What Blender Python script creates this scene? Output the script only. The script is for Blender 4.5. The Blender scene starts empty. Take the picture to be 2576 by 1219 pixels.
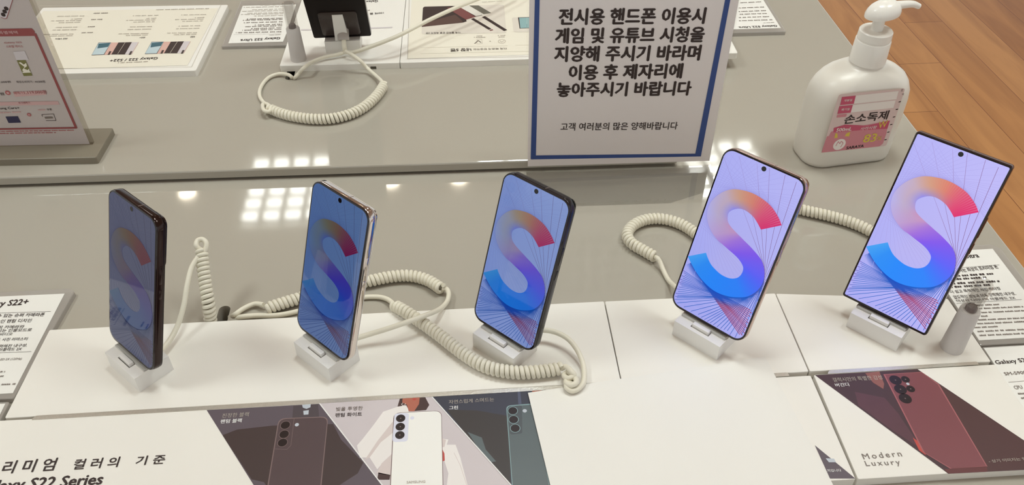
import bpy, math, random
from mathutils import Vector as V, Matrix as M, Euler
random.seed(7)
SC = bpy.context.scene
COL = SC.collection
# ------------------------------------------------------------------ camera
F, PITCH, ROLL, YAW, CH = 2104.3, math.radians(41.0758), math.radians(.3389), math.radians(3.7211), .56722
def axes():
    cp, sp = math.cos(PITCH), math.sin(PITCH)
    f = V((math.sin(YAW)*cp, math.cos(YAW)*cp, -sp)); r = V((math.cos(YAW), -math.sin(YAW), 0)); d = f.cross(r)
    c, s = math.cos(ROLL), math.sin(ROLL)
    return c*r+s*d, -s*r+c*d, f
AR, AD, AF = axes()
CAM = V((0, 0, CH))
cam = bpy.data.cameras.new('camera'); co = bpy.data.objects.new('camera', cam); COL.objects.link(co)
cam.sensor_fit = 'HORIZONTAL'; cam.sensor_width = 36; cam.lens = F/2576*36; cam.clip_start = .01; cam.clip_end = 50
co.matrix_world = M(((AR.x, -AD.x, -AF.x, 0), (AR.y, -AD.y, -AF.y, 0), (AR.z, -AD.z, -AF.z, CH), (0, 0, 0, 1)))
SC.camera = co
SC.view_settings.view_transform = 'Standard'; SC.view_settings.look = 'None'; SC.view_settings.gamma = 1
SC.view_settings.exposure = 0.0; SC.view_settings.use_curve_mapping = False
SC.cycles.use_denoising = True
SC.cycles.max_bounces = 10; SC.cycles.transparent_max_bounces = 16
SC.cycles.sample_clamp_indirect = 6
# ------------------------------------------------------------------ world and lamps' strength
wd = bpy.data.worlds.new('shop_air'); SC.world = wd; wd.use_nodes = True
wd.node_tree.nodes['Background'].inputs[0].default_value = (.96, 1.0, 1.0, 1)
wd.node_tree.nodes['Background'].inputs[1].default_value = .8
PANEL, OVER, SPOT, HC = 16.0, 24.0, 34.0, 2.1          # lamp panels, spots, ceiling height above the counter
ZT, ZS = -.009, .0055                        # near counter top, raised slab top (display boards' top is z=0)
ZB = ZS+.009                                 # boards on the slab
ZF = -.87                                    # shop floor
# ------------------------------------------------------------------ helpers
def ray(x, y): return (AR*((x-1288)/F)+AD*((y-609.5)/F)+AF)
class Plane:
    def __init__(s, p, n): s.p = V(p); s.n = V(n).normalized()
    def __call__(s, x, y):                   # the point of this surface on a line of sight
        d = ray(x, y); return CAM+d*((s.p-CAM).dot(s.n)/d.dot(s.n))
def hz(z): return Plane((0, 0, z), (0, 0, 1))
def at(x, y, z=0.): return hz(z)(x, y)
def lin(c):
    return tuple((v/12.92 if v <= .04045 else ((v+.055)/1.055)**2.4) for v in c)
MATS = {}
def mat(name, rgb, rough=.5, metal=0., noise=0., nscale=60., bump=0., spec=.5, coat=0., trans=0., emit=0., sss=0.):
    if name in MATS: return MATS[name]
    m = bpy.data.materials.new(name); m.use_nodes = True; nt = m.node_tree; b = nt.nodes['Principled BSDF']
    c = lin([v/255 for v in rgb])
    b.inputs['Base Color'].default_value = (*c, 1); b.inputs['Roughness'].default_value = rough; b.inputs['Metallic'].default_value = metal
    b.inputs['Specular IOR Level'].default_value = spec; b.inputs['Coat Weight'].default_value = coat; b.inputs['Coat Roughness'].default_value = .03
    b.inputs['Transmission Weight'].default_value = trans
    if sss: b.inputs['Subsurface Weight'].default_value = sss; b.inputs['Subsurface Radius'].default_value = (.01, .01, .01); b.inputs['Subsurface Scale'].default_value = .5
    if emit: b.inputs['Emission Color'].default_value = (*c, 1); b.inputs['Emission Strength'].default_value = emit
    if noise or bump:
        tc = nt.nodes.new('ShaderNodeTexCoord'); n = nt.nodes.new('ShaderNodeTexNoise'); n.inputs['Scale'].default_value = nscale; n.inputs['Detail'].default_value = 4
        nt.links.new(tc.outputs['Object'], n.inputs['Vector'])
        if noise:
            r = nt.nodes.new('ShaderNodeMix'); r.data_type = 'RGBA'
            r.inputs['A'].default_value = (*[v*(1-noise) for v in c], 1); r.inputs['B'].default_value = (*[min(1, v*(1+noise)) for v in c], 1)
            nt.links.new(n.outputs['Fac'], r.inputs['Factor']); nt.links.new(r.outputs['Result'], b.inputs['Base Color'])
        if bump:
            bp = nt.nodes.new('ShaderNodeBump'); bp.inputs['Strength'].default_value = bump; bp.inputs['Distance'].default_value = .0005
            nt.links.new(n.outputs['Fac'], bp.inputs['Height']); nt.links.new(bp.outputs['Normal'], b.inputs['Normal'])
    MATS[name] = m; return m
def acrylic(name, tint=(.93, .93, .92), milky=0.):
    if name in MATS: return MATS[name]
    m = bpy.data.materials.new(name); m.use_nodes = True; nt = m.node_tree; nt.nodes.clear()
    o = nt.nodes.new('ShaderNodeOutputMaterial'); mx = nt.nodes.new('ShaderNodeMixShader'); t = nt.nodes.new('ShaderNodeBsdfTransparent'); g = nt.nodes.new('ShaderNodeBsdfGlossy')
    fr = nt.nodes.new('ShaderNodeFresnel'); fr.inputs['IOR'].default_value = 1.49
    t.inputs[0].default_value = (*tint, 1); g.inputs['Roughness'].default_value = .02; g.inputs[0].default_value = (1, 1, 1, 1)
    gm = nt.nodes.new('ShaderNodeNewGeometry'); ma = nt.nodes.new('ShaderNodeMath'); ma.operation = 'SUBTRACT'; mb_ = nt.nodes.new('ShaderNodeMath'); mb_.operation = 'MULTIPLY'; ma.inputs[0].default_value = 1
    nt.links.new(gm.outputs['Backfacing'], ma.inputs[1]); nt.links.new(fr.outputs[0], mb_.inputs[0]); nt.links.new(ma.outputs[0], mb_.inputs[1])
    nt.links.new(mb_.outputs[0], mx.inputs[0]); bs = t
    if milky:                                               # cloudy plastic: part of the light is scattered
        df = nt.nodes.new('ShaderNodeBsdfDiffuse'); df.inputs[0].default_value = (*lin((.77, .745, .715)), 1); bs = nt.nodes.new('ShaderNodeMixShader'); bs.inputs[0].default_value = milky; nt.links.new(t.outputs[0], bs.inputs[1]); nt.links.new(df.outputs[0], bs.inputs[2])
    nt.links.new(bs.outputs[0], mx.inputs[1]); nt.links.new(g.outputs[0], mx.inputs[2]); nt.links.new(mx.outputs[0], o.inputs[0])
    MATS[name] = m; return m
def lamp_mat(name, rgb, s):
    m = bpy.data.materials.new(name); m.use_nodes = True; nt = m.node_tree; nt.nodes.clear()
    o = nt.nodes.new('ShaderNodeOutputMaterial'); e = nt.nodes.new('ShaderNodeEmission'); e.inputs[0].default_value = (*rgb, 1); e.inputs[1].default_value = s
    nt.links.new(e.outputs[0], o.inputs[0]); return m
def thing(name, label, cat, loc=(0, 0, 0), rot=(0, 0, 0), group=None):
    o = bpy.data.objects.new(name, None); o.empty_display_size = .01; COL.objects.link(o); o.location = loc; o.rotation_euler = rot
    o['label'] = label; o['category'] = cat
    if group: o['group'] = group
    return o
def tag(o, label, cat, group=None):
    o['label'] = label; o['category'] = cat
    if group: o['group'] = group
    return o
def world_m(o):
    m = M.Translation(o.location) @ o.rotation_euler.to_matrix().to_4x4()
    return world_m(o.parent) @ m if o.parent else m
class MB:
    def __init__(s): s.v = []; s.f = []; s.m = []; s.mats = []; s.col = None
    def mi(s, m):
        if m not in s.mats: s.mats.append(m)
        return s.mats.index(m)
    def add(s, vs, fs, m, xf=None):
        b = len(s.v); k = s.mi(m)
        s.v += [(xf @ V(p)) if xf else V(p) for p in vs]
        s.f += [[b+i for i in f] for f in fs]; s.m += [k]*len(fs); return s
    def poly(s, pts, m): return s.add(pts, [list(range(len(pts)))], m)
    def prism(s, pts, h, m, bev=0.):         # vertical prism from a ccw outline lying at its top; bev rounds the top edge
        n = len(pts); pts = [V(p) for p in pts]
        if bev:
            c = sum(pts, V())/n; ins = inset(pts, bev)
            rings = [[p-V((0, 0, h)) for p in pts], [p-V((0, 0, bev)) for p in pts], [p.lerp(q, .3)-V((0, 0, bev*.3)) for p, q in zip(pts, ins)], ins]
        else: rings = [[p-V((0, 0, h)) for p in pts], pts]
        return s.loft(rings, m)
    def box(s, lo, hi, m, bev=0., xf=None):
        x0, y0, z0 = lo; x1, y1, z1 = hi
        if not bev:
            vs = [(x, y, z) for z in (z0, z1) for x, y in ((x0, y0), (x1, y0), (x1, y1), (x0, y1))]
            return s.add(vs, [(3, 2, 1, 0), (4, 5, 6, 7), (0, 1, 5, 4), (1, 2, 6, 5), (2, 3, 7, 6), (3, 0, 4, 7)], m, xf)
        r = bev; rings = []
        for z, k in ((z0, 1), (z0+r*.3, .3), (z0+r, 0), (z1-r, 0), (z1-r*.3, .3), (z1, 1)):
            i = r*k; rings.append(rrect(x0+i, y0+i, x1-i, y1-i, max(r-i, r*.15), z, 3))
        return s.loft(rings, m, xf=xf)
    def loft(s, rings, m, cap=(True, True), closed=True, xf=None):
        n = len(rings[0]); vs = [p for r in rings for p in r]; fs = []
        for i in range(len(rings)-1):
            for j in range(n if closed else n-1):
                a, b = i*n+j, i*n+(j+1) % n; fs.append((a, b, b+n, a+n))
        if cap[0]: fs.append(tuple(range(n-1, -1, -1)))
        if cap[1]: fs.append(tuple((len(rings)-1)*n+j for j in range(n)))
        return s.add(vs, fs, m, xf)
    def lathe(s, prof, m, n=32, xf=None, cap=(True, True)):
        return s.loft([[(r*math.cos(2*math.pi*j/n), r*math.sin(2*math.pi*j/n), z) for j in range(n)] for r, z in prof], m, cap, xf=xf)
    def tube(s, pts, r, m, n=8, xf=None):
        pts = [V(p) for p in pts]; rings = []; up = None
        for i, p in enumerate(pts):
            t = (pts[min(i+1, len(pts)-1)]-pts[max(i-1, 0)]).normalized()
            if up is None: up = t.orthogonal().normalized()
            up = (up-t*up.dot(t)).normalized(); sd = t.cross(up)
            rr = r[i] if isinstance(r, (list, tuple)) else r
            rings.append([p+(up*math.cos(2*math.pi*j/n)+sd*math.sin(2*math.pi*j/n))*rr for j in range(n)])
        return s.loft(rings, m, xf=xf)
    def build(s, name, parent=None, local=False, smooth=35, mods=None):
        me = bpy.data.meshes.new(name); vs = s.v
        if parent and not local:
            iv = world_m(parent).inverted(); vs = [iv @ p for p in vs]
        me.from_pydata([tuple(p) for p in vs], [], s.f); 
        for m in s.mats: me.materials.append(m)
        me.polygons.foreach_set('material_index', s.m)
        if s.col: 
            a = me.color_attributes.new('picture', 'FLOAT_COLOR', 'POINT')
            for i, c in enumerate(s.col): a.data[i].color = (*c, 1)
        me.update()
        if smooth:
            me.polygons.foreach_set('use_smooth', [True]*len(me.polygons)); me.set_sharp_from_angle(angle=math.radians(smooth))
        o = bpy.data.objects.new(name, me); COL.objects.link(o)
        if parent: o.parent = parent
        return o
def inset(pts, d):
    n = len(pts); out = []
    for i in range(n):
        a, b, c = pts[i-1], pts[i], pts[(i+1) % n]; e1 = (b-a).normalized(); e2 = (c-b).normalized()
        n1 = V((-e1.y, e1.x, 0)); n2 = V((-e2.y, e2.x, 0)); k = n1+n2; out.append(b+k*(d/max(.2, (1+n1.dot(n2)))))
    return out
def rrect(x0, y0, x1, y1, r, z, n=6):
    r = min(r, (x1-x0)/2*.999, (y1-y0)/2*.999); out = []
    for cx, cy, a in ((x1-r, y0+r, -90), (x1-r, y1-r, 0), (x0+r, y1-r, 90), (x0+r, y0+r, 180)):
        for k in range(n+1):
            t = math.radians(a+90*k/n); out.append(V((cx+r*math.cos(t), cy+r*math.sin(t), z)))
    return out
def roundpoly(pts, r, n=4):
    pts = [V(p) for p in pts]; out = []; N = len(pts)
    for i in range(N):
        a, b, c = pts[i-1], pts[i], pts[(i+1) % N]; rr = r[i] if isinstance(r, (list, tuple)) else r
        if rr <= 0: out.append(b); continue
        p = b+(a-b).normalized()*rr; q = b+(c-b).normalized()*rr
        out += [p*(1-t)**2+b*2*t*(1-t)+q*t*t for t in [k/n for k in range(n+1)]]
    return out
def cut(o, cutter_mb):                        # real hole through a slab
    c = cutter_mb.build('cutter', smooth=0); md = o.modifiers.new('cut', 'BOOLEAN'); md.object = c; md.operation = 'DIFFERENCE'; md.solver = 'EXACT'
    dg = bpy.context.evaluated_depsgraph_get(); dg.update()
    me = bpy.data.meshes.new_from_object(o.evaluated_get(dg)); o.modifiers.clear(); o.data = me
    bpy.data.objects.remove(c)
def spline(pts, per=8):
    pts = [V(p) for p in pts]; P = [pts[0]*2-pts[1]]+pts+[pts[-1]*2-pts[-2]]; out = []
    for i in range(1, len(P)-2):
        for k in range(per):
            t = k/per; a, b, c, d = P[i-1:i+3]
            out.append(.5*((2*b)+(c-a)*t+(2*a-5*b+4*c-d)*t*t+(3*b-a-3*c+d)*t**3))
    return out+[pts[-1]]
def resample(pts, step):
    out = [pts[0]]; acc = 0
    for a, b in zip(pts, pts[1:]):
        L = (b-a).length
        while L and acc+L >= step:
            t = (step-acc)/L; a = a.lerp(b, t); out.append(a); L = (b-a).length; acc = 0
        acc += L
    return out
def helix(center, R, pitch, per=14):
    c = resample(center, pitch/per); out = []; up = None
    for i, p in enumerate(c):
        t = (c[min(i+3, len(c)-1)]-c[max(i-3, 0)]).normalized()
        if up is None: up = V((0, 0, 1))-t*t.z; up.normalize()
        up = (up-t*up.dot(t)).normalized(); s = t.cross(up); a = 2*math.pi*i/per
        out.append(p+(up*math.cos(a)+s*math.sin(a))*R)
    return out
# ---- lettering
_tc = bpy.data.curves.new('type', 'FONT'); _to = bpy.data.objects.new('type', _tc); COL.objects.link(_to)
def glyphs(body, bold=0., space=1.):
    _tc.body = body; _tc.offset = bold; _tc.space_character = space; _tc.resolution_u = 2
    me = _to.to_mesh()
    v = [p.co.copy() for p in me.vertices]; f = [list(p.vertices) for p in me.polygons]; _to.to_mesh_clear()
    xs = [p.x for p in v]; ys = [p.y for p in v]
    return v, f, (min(xs), max(xs), min(ys), max(ys))
def write(mb, pl, body, A, B, C, m, bold=0., lift=.0003, space=1., slant=0.):
    """body set between the photo-measured points A (left foot), B (right foot), C (left head) of surface pl"""
    a, b, c = (pl(*A), pl(*B), pl(*C)); u = (b-a).normalized(); n = pl.n if pl.n.dot(CAM-a) > 0 else -pl.n
    w = n.cross(u); h = (c-a).dot(w)
    v, f, (x0, x1, y0, y1) = glyphs(body, 0, space)
    sx = (b-a).length/(x1-x0); sy = h/(y1-y0)
    for q, (ox, oy) in enumerate(((0, 0),) if bold <= 0 else ((0, 0), (bold, 0), (-bold, 0), (0, bold*.7), (0, -bold*.7))):
        mb.add([a+u*((p.x-x0+ox)*sx+slant*(p.y-y0)*sy)+w*((p.y-y0+oy)*sy)+n*(lift+q*.000012) for p in v], f, m)
def bars(mb, pl, A, B, h, m, lift=.0003, wl=(2.0, 6.0)):
    """a line of type too small to read in the photograph: word-sized dashes"""
    a, b = pl(*A), pl(*B); L = (b-a).length; u = (b-a).normalized(); n = pl.n if pl.n.dot(CAM-a) > 0 else -pl.n; w = n.cross(u); x = 0
    while x < L:
        l = min(h*random.uniform(*wl), L-x)
        k = x
        while k < x+l-h*.2:
            e = min(h*random.uniform(.55, .9), x+l-k); q = a+u*k+n*lift; t = random.uniform(.75, 1)
            mb.poly([q, q+u*e, q+u*e+w*h*t, q+w*h*t], m); k += e+h*.22
        x += l+h*.8
def flat(mb, pl, px, m, lift=.0002, r=0):
    pts = [pl(*p) for p in px]; n = pl.n if pl.n.dot(CAM-pts[0]) > 0 else -pl.n
    if r: pts = roundpoly(pts, r)
    nn = sum(((pts[i]).cross(pts[(i+1) % len(pts)]) for i in range(len(pts))), V())
    if nn.dot(n) < 0: pts.reverse()
    mb.poly([p+n*lift for p in pts], m)
def stroke(mb, pl, px, w, m, lift=.0003):
    pts = [pl(*p) for p in px]; n = pl.n if pl.n.dot(CAM-pts[0]) > 0 else -pl.n
    for a, b in zip(pts, pts[1:]):
        s = n.cross((b-a).normalized())*w/2; mb.poly([a-s+n*lift, b-s+n*lift, b+s+n*lift, a+s+n*lift], m)
def disc(mb, pl, c, r, m, lift=.0004, n=20, asp=1., k=None):
    p = pl(*c); nn = pl.n if pl.n.dot(CAM-p) > 0 else -pl.n; u = V((1, 0, 0)) if k is None else (pl(*k)-p).normalized(); u = (u-nn*u.dot(nn)).normalized(); w = nn.cross(u)
    mb.poly([p+(u*math.cos(2*math.pi*j/n)+w*math.sin(2*math.pi*j/n)*asp)*r+nn*lift for j in range(n)], m)
# ------------------------------------------------------------------ materials
COUNTER = mat('counter_gloss', (176, 170, 158), .05, noise=.015, nscale=9, spec=.55)
EDGE = mat('counter_edge', (150, 140, 126), .18)
DARK = mat('recess_shade', (38, 24, 18), .7)
WHITE = mat('board_white', (240, 236, 228), .35, noise=.01, nscale=30)
BOARD = mat('back_board_white', (242, 239, 232), .3)
STANDW = mat('stand_white', (236, 233, 228), .38)
CABLE = mat('cable_cream', (232, 226, 208), .42, noise=.03, nscale=200)
PAPER = mat('paper_white', (238, 235, 228), .6, bump=.05, nscale=30)
CARDP = mat('card_paper', (240, 238, 232), .45)
CREAM = mat('poster_cream', (236, 230, 214), .5)
INK = mat('ink_black', (44, 26, 22), .5)
INKG = mat('ink_grey', (120, 108, 100), .5)
INKL = mat('ink_pale', (176, 166, 154), .5)
INKW = mat('ink_white', (240, 238, 236), .5)
SILVER = mat('brushed_strip', (214, 210, 200), .3, metal=.75, noise=.12, nscale=900, bump=.3)
ACR = acrylic('clear_acrylic', (.985, .985, .98)); ACR2 = acrylic('card_holder_acrylic', (.97, .965, .96), .6)
# ------------------------------------------------------------------ the setting
fl = MB(); fl.poly([(-6, -3, ZF), (7, -3, ZF), (7, 9, ZF), (-6, 9, ZF)], mat('floor_wood', (180, 120, 60)))
fo = fl.build('floor', smooth=0); fo['kind'] = 'structure'
nt = MATS['floor_wood'].node_tree; b = nt.nodes['Principled BSDF']; b.inputs['Roughness'].default_value = .38
N = nt.nodes.new; L = nt.links.new
def mth(op, a, b_=None):
    n = N('ShaderNodeMath'); n.operation = op
    for k_, v_ in enumerate((a, b_)):
        if v_ is None: continue
        if isinstance(v_, (int, float)): n.inputs[k_].default_value = v_
        else: L(v_, n.inputs[k_])
    return n.outputs[0]
tc = N('ShaderNodeTexCoord'); sp = N('ShaderNodeSeparateXYZ'); L(tc.outputs['Object'], sp.inputs[0])
xr = mth('SUBTRACT', sp.outputs[0], 1.353); row = mth('FLOOR', mth('DIVIDE', xr, .1474)); yr = mth('SUBTRACT', mth('SUBTRACT', sp.outputs[1], 2.1785), mth('MULTIPLY', row, .3))
cb = N('ShaderNodeCombineXYZ'); L(yr, cb.inputs[0]); L(xr, cb.inputs[1])
bk = N('ShaderNodeTexBrick'); bk.offset = 0; bk.inputs['Scale'].default_value = 1; bk.inputs['Brick Width'].default_value = 1.2; bk.inputs['Row Height'].default_value = .1474; bk.inputs['Mortar Size'].default_value = .0011; bk.inputs['Bias'].default_value = 0
bk.inputs['Color1'].default_value = (*lin((.87, .64, .40)), 1); bk.inputs['Color2'].default_value = (*lin((.76, .52, .29)), 1); bk.inputs['Mortar'].default_value = (*lin((.55, .33, .17)), 1)
L(cb.outputs[0], bk.inputs[0])
cb2 = N('ShaderNodeCombineXYZ'); L(mth('MULTIPLY', sp.outputs[0], 14), cb2.inputs[0]); L(mth('MULTIPLY', yr, 1.6), cb2.inputs[1]); L(row, cb2.inputs[2])
nz = N('ShaderNodeTexNoise'); nz.inputs['Scale'].default_value = 1; nz.inputs['Detail'].default_value = 6; nz.inputs['Distortion'].default_value = .8; L(cb2.outputs[0], nz.inputs[0])
rp = N('ShaderNodeValToRGB'); rp.color_ramp.elements[0].position = .3; rp.color_ramp.elements[0].color = (.66, .56, .48, 1); rp.color_ramp.elements[1].position = .65; rp.color_ramp.elements[1].color = (1.04, 1.02, 1, 1); L(nz.outputs['Fac'], rp.inputs[0])
mx = N('ShaderNodeMix'); mx.data_type = 'RGBA'; mx.blend_type = 'MULTIPLY'; mx.inputs['Factor'].default_value = .75
L(bk.outputs['Color'], mx.inputs['A']); L(rp.outputs[0], mx.inputs['B']); L(mx.outputs['Result'], b.inputs['Base Color'])
ce = MB(); ce.box((-6, -3, HC+.02), (7, 9, HC+.1), mat('ceiling_white', (214, 212, 206), .8)); c_ = ce.build('ceiling', smooth=0); c_['kind'] = 'structure'
# ---- lamps of the ceiling (seen mirrored in the counter)
LM = lamp_mat('lamp_panel_light', (.97, .99, .95), PANEL); LM2 = lamp_mat('lamp_overhead_light', (.93, 1.0, .97), OVER*1.6); LM3 = lamp_mat('lamp_overhead_light_soft', (.93, 1.0, .97), OVER*1.5); SM = lamp_mat('spot_light', (1, .88, .68), SPOT); LOUV = mat('louvre_white', (190, 186, 176), .5)
def panel(x, y, label, lm=None):
    t = thing('ceiling_light', label, 'ceiling light', (x, y, HC), group=None); w, d = .43, .52
    MB().poly([(x-w/2, y+d/2, HC+.012), (x+w/2, y+d/2, HC+.012), (x+w/2, y-d/2, HC+.012), (x-w/2, y-d/2, HC+.012)], lm or LM).build('diffuser', t, smooth=0)
    m = MB()
    for k in range(5):
        xx = x-w/2+w*k/4; m.box((xx-.012, y-d/2-.012, HC-.012), (xx+.012, y+d/2+.012, HC+.011), LOUV)
    for k in range(6):
        yy = y-d/2+d*k/5; m.box((x-w/2-.0115, yy-.006, HC-.0115), (x+w/2+.0115, yy+.006, HC+.0105), LOUV)
    m.build('louvre', t, smooth=0)
k = HC/2.
panel(-.905*k, 3.41*k, 'square louvred ceiling light mirrored in the counter left of the white sign')
panel(1.33*k, 3.42*k, 'square louvred ceiling light mirrored in the counter behind the bright bottle')
panel(-1.38, .72, 'square louvred ceiling light above the left end of the near counter', LM2)
panel(1.20, .80, 'square louvred ceiling light above the wooden aisle beside the counter', LM3)
panel(.22, 1.12, 'square louvred ceiling light straight above the middle of the counters', LM3)
panel(-3.3*k, 3.47*k, 'square louvred ceiling light farthest to the left over the shop')
def spot(x, y, label):
    t = thing('spotlight', label, 'spotlight', (x, y, HC))
    MB().poly([(x+.045*math.cos(-2*math.pi*j/24), y+.045*math.sin(-2*math.pi*j/24), HC+.004) for j in range(24)], SM).build('lamp', t, smooth=0)
    MB().lathe([(.046, HC+.015), (.046, HC-.004), (.058, HC-.004), (.06, HC+.015)], LOUV, 32, M.Translation((x, y, 0)), (False, False)).build('trim_ring', t)
spot(-1.404*k, 3.421*k, 'round spotlight mirrored in the counter above the leftmost standing phone')
spot(-.39*k, 3.434*k, 'round spotlight mirrored faintly right of the silver phone')
spot(-.046*k, 3.435*k, 'round spotlight mirrored in the counter left of the middle phone')
spot(2.33*k, 2.449*k, 'round spotlight mirrored on the spec card at the right edge')
# ---- counters
ct = thing('display_counter', 'long glossy warm grey shop counter carrying the standing phones', 'counter', (-.3, .6, ZF))
top = MB(); top.prism([(-1.4, .02, ZT), (.557, .02, ZT), (.5565, .84, ZT), (.562, 1.30, ZT), (-1.4, 1.30, ZT)], .038, COUNTER, .0025); tob = top.build('countertop', ct, smooth=0)
cut(tob, MB().loft([rrect(-.2452, .535, -.2342, .5872, .0052, z) for z in (ZT-.06, ZT+.02)], DARK))
MB().box((-1.38, .06, ZF), (.53, 1.27, ZT-.038), EDGE).build('cabinet', ct, smooth=0)
sl = thing('raised_counter_slab', 'raised grey counter slab at the back carrying boards and price sign', 'counter', (-.5, 1., ZT))
sm = MB(); sm.prism(roundpoly([(-1.4, .815, ZS), (.245, .7815, ZS), (.245, 1.215, ZS), (-.36, 1.240, ZS), (-.72, 1.270, ZS), (-1.4, 1.31, ZS)], [0, .004, .004, 0, 0, 0]), .0105, COUNTER, .002); so = sm.build('slab_top', sl, smooth=0)
cut(so, MB().loft([rrect(-.2345, .9905, -.2235, 1.03, .005, z) for z in (ZS-.03, ZS+.02)], DARK))
MB().prism([(-1.38, .826, ZS-.0105), (.235, .793, ZS-.0105), (.235, 1.205, ZS-.0105), (-1.38, 1.29, ZS-.0105)], .004, DARK).build('plinth_base', sl, smooth=0)  # inset base coloured near black to carry the shadow gap under the slab
# ------------------------------------------------------------------ near display boards
def slab(name, label, cat, pts, h, m, bev=.0006, r=.0015, group=None):
    o = MB().prism(roundpoly(pts, r), h, m, bev).build(name, smooth=0); return tag(o, label, cat, group)
G = 'white boards under the phones'
lb = slab('display_board', 'long white board under the three left phones', 'display board', [(-.3955, .4585, 0), (.1237, .4598, 0), (.1239, .5580, 0), (-.3928, .5586, 0)], .009, WHITE, group=G)
slab('display_board', 'short white board under the rose-framed fourth phone', 'display board', [(.1245, .4590, 0), (.2895, .4590, 0), (.2898, .5566, 0), (.1248, .5578, 0)], .009, WHITE, group=G)
slab('display_board', 'white board under the tall square-cornered phone and pen holder', 'display board', [(.2906, .4592, 0), (.4538, .4585, 0), (.4518, .5374, 0), (.2906, .5562, 0)], .009, WHITE, group=G)
# ---- front posters
H0 = hz(0)
def person_print(mb, pl, polys):
    for px, m in polys: flat(mb, pl, px, m[0], m[1])
pL = thing('poster_board', 'long white poster board with black, white and green phone pictures at front', 'poster board', (-.05, .40, ZT), group='poster boards along the front')
MB().prism(roundpoly([(-.46, .3505, 0), (.2896, .3505, 0), (.2896, .4545, 0), (-.46, .4562, 0)], .001), .009, WHITE, .0005).build('board', pL, smooth=0)
s = MB(); s.prism(roundpoly([(-.3725, .4546, .0004), (.2712, .4550, .0004), (.2700, .4590, .0004), (-.3700, .4588, .0004)], .0012), .0085, SILVER); s.build('metal_strip', pL, smooth=0)
pr = MB()
GREY1 = mat('print_slate', (92, 80, 88), .45); BLK1 = mat('print_black', (62, 44, 42), .45); PHB = mat('print_phone_black', (82, 64, 66), .4, noise=.06, nscale=80); LNS = mat('print_lens', (38, 26, 26), .3); RIM = mat('print_rim', (128, 106, 104), .4)
LILAC = mat('print_lilac', (206, 196, 198), .45, noise=.04, nscale=20); SHIRT = mat('print_shirt', (238, 232, 228), .5); SHIRT2 = mat('print_shirt_fold', (216, 202, 198), .5); SKIN = mat('print_skin', (176, 100, 78), .5); HAIR = mat('print_hair', (66, 40, 36), .5)
WPH = mat('print_phone_white', (244, 242, 236), .4); WPH2 = mat('print_phone_lilac', (222, 222, 236), .4); NAVY = mat('print_navy', (52, 52, 66), .45); DGR = mat('print_dark_green', (52, 44, 42), .45); GPH = mat('print_phone_green', (88, 98, 100), .4, noise=.05, nscale=60); GRIM = mat('print_rim_green', (132, 160, 162), .4); RUST = mat('print_red', (190, 70, 60), .5)
GHAIR = mat('print_grey_hair', (74, 62, 66), .5); FACE = mat('print_grey_face', (190, 196, 204), .5)
# black panel
flat(pr, H0, [(520, 1031), (803, 1015), (960, 1219), (985, 1245), (680, 1250), (638, 1219)], GREY1, .0001)
flat(pr, H0, [(560, 1094), (596, 1080), (685, 1070), (838, 1066), (858, 1105), (914, 1163), (900, 1190), (855, 1219), (800, 1250), (690, 1250), (664, 1212), (633, 1205)], BLK1, .00014)
flat(pr, H0, [(738, 1020), (800, 1016), (803, 1048), (770, 1052), (735, 1055)], GHAIR, .00016)
flat(pr, H0, [(760, 1018), (782, 1016), (781, 1024), (771, 1028), (762, 1025)], FACE, .0002); flat(pr, H0, [(763, 1033), (777, 1031), (776, 1042), (764, 1043)], FACE, .0002)
def ph(px, m, r, lift): flat(pr, H0, px, m, lift, r)
ph([(701, 1052), (826, 1047), (806, 1250), (668, 1250)], RIM, .006, .00022); ph([(703, 1054), (824, 1049), (803, 1250), (671, 1250)], PHB, .006, .00026)
stroke(pr, H0, [(740, 1053), (732, 1120), (722, 1130), (692, 1129)], .0003, RIM, .0003)
for c in ((718, 1069), (715, 1092), (711, 1113)): disc(pr, H0, c, .0042, RIM, .0003); disc(pr, H0, c, .0038, LNS, .00034)
disc(pr, H0, (747, 1068), .0017, FACE, .0003)
# white panel
flat(pr, H0, [(806, 1014), (1085, 997), (1284, 1219), (1310, 1250), (985, 1250), (963, 1219)], LILAC, .0001)
flat(pr, H0, [(1000, 1022), (1006, 1002), (1070, 999), (1080, 1018), (1072, 1031), (1035, 1034)], HAIR, .00014)
flat(pr, H0, [(1013, 1001), (1056, 999), (1054, 1016), (1042, 1034), (1028, 1034), (1024, 1018), (1012, 1012)], SKIN, .0002)
flat(pr, H0, [(1036, 1004), (1042, 1001), (1049, 1003), (1042, 1007)], RUST, .00024)
stroke(pr, H0, [(1014, 1013), (1010, 1016), (1013, 1020), (1019, 1018), (1020, 1014)], .0004, SHIRT, .00026)
flat(pr, H0, [(964, 1035), (1002, 1022), (1022, 1019), (1030, 1034), (994, 1050), (990, 1150), (966, 1160), (949, 1180), (930, 1150), (905, 1150), (898, 1120), (912, 1104), (940, 1068)], SHIRT, .00016)
flat(pr, H0, [(988, 1060), (992, 1085), (958, 1112), (930, 1150), (918, 1156), (950, 1108)], SHIRT2, .0002)
flat(pr, H0, [(985, 1142), (982, 1195), (948, 1190), (960, 1165)], SHIRT2, .0002); flat(pr, H0, [(952, 1188), (982, 1194), (980, 1206), (949, 1206)], HAIR, .0002)
flat(pr, H0, [(1112, 1103), (1128, 1105), (1124, 1118), (1146, 1118), (1158, 1150), (1176, 1219), (1180, 1250), (1120, 1250), (1128, 1190), (1112, 1140)], SHIRT, .00016)
flat(pr, H0, [(1112, 1103), (1122, 1106), (1118, 1124), (1113, 1124)], SHIRT2, .0002); flat(pr, H0, [(1112, 1128), (1118, 1140), (1119, 1158), (1113, 1160)], RUST, .0002); stroke(pr, H0, [(1142, 1138), (1158, 1170), (1174, 1219)], .0004, SHIRT2, .0002)
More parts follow.
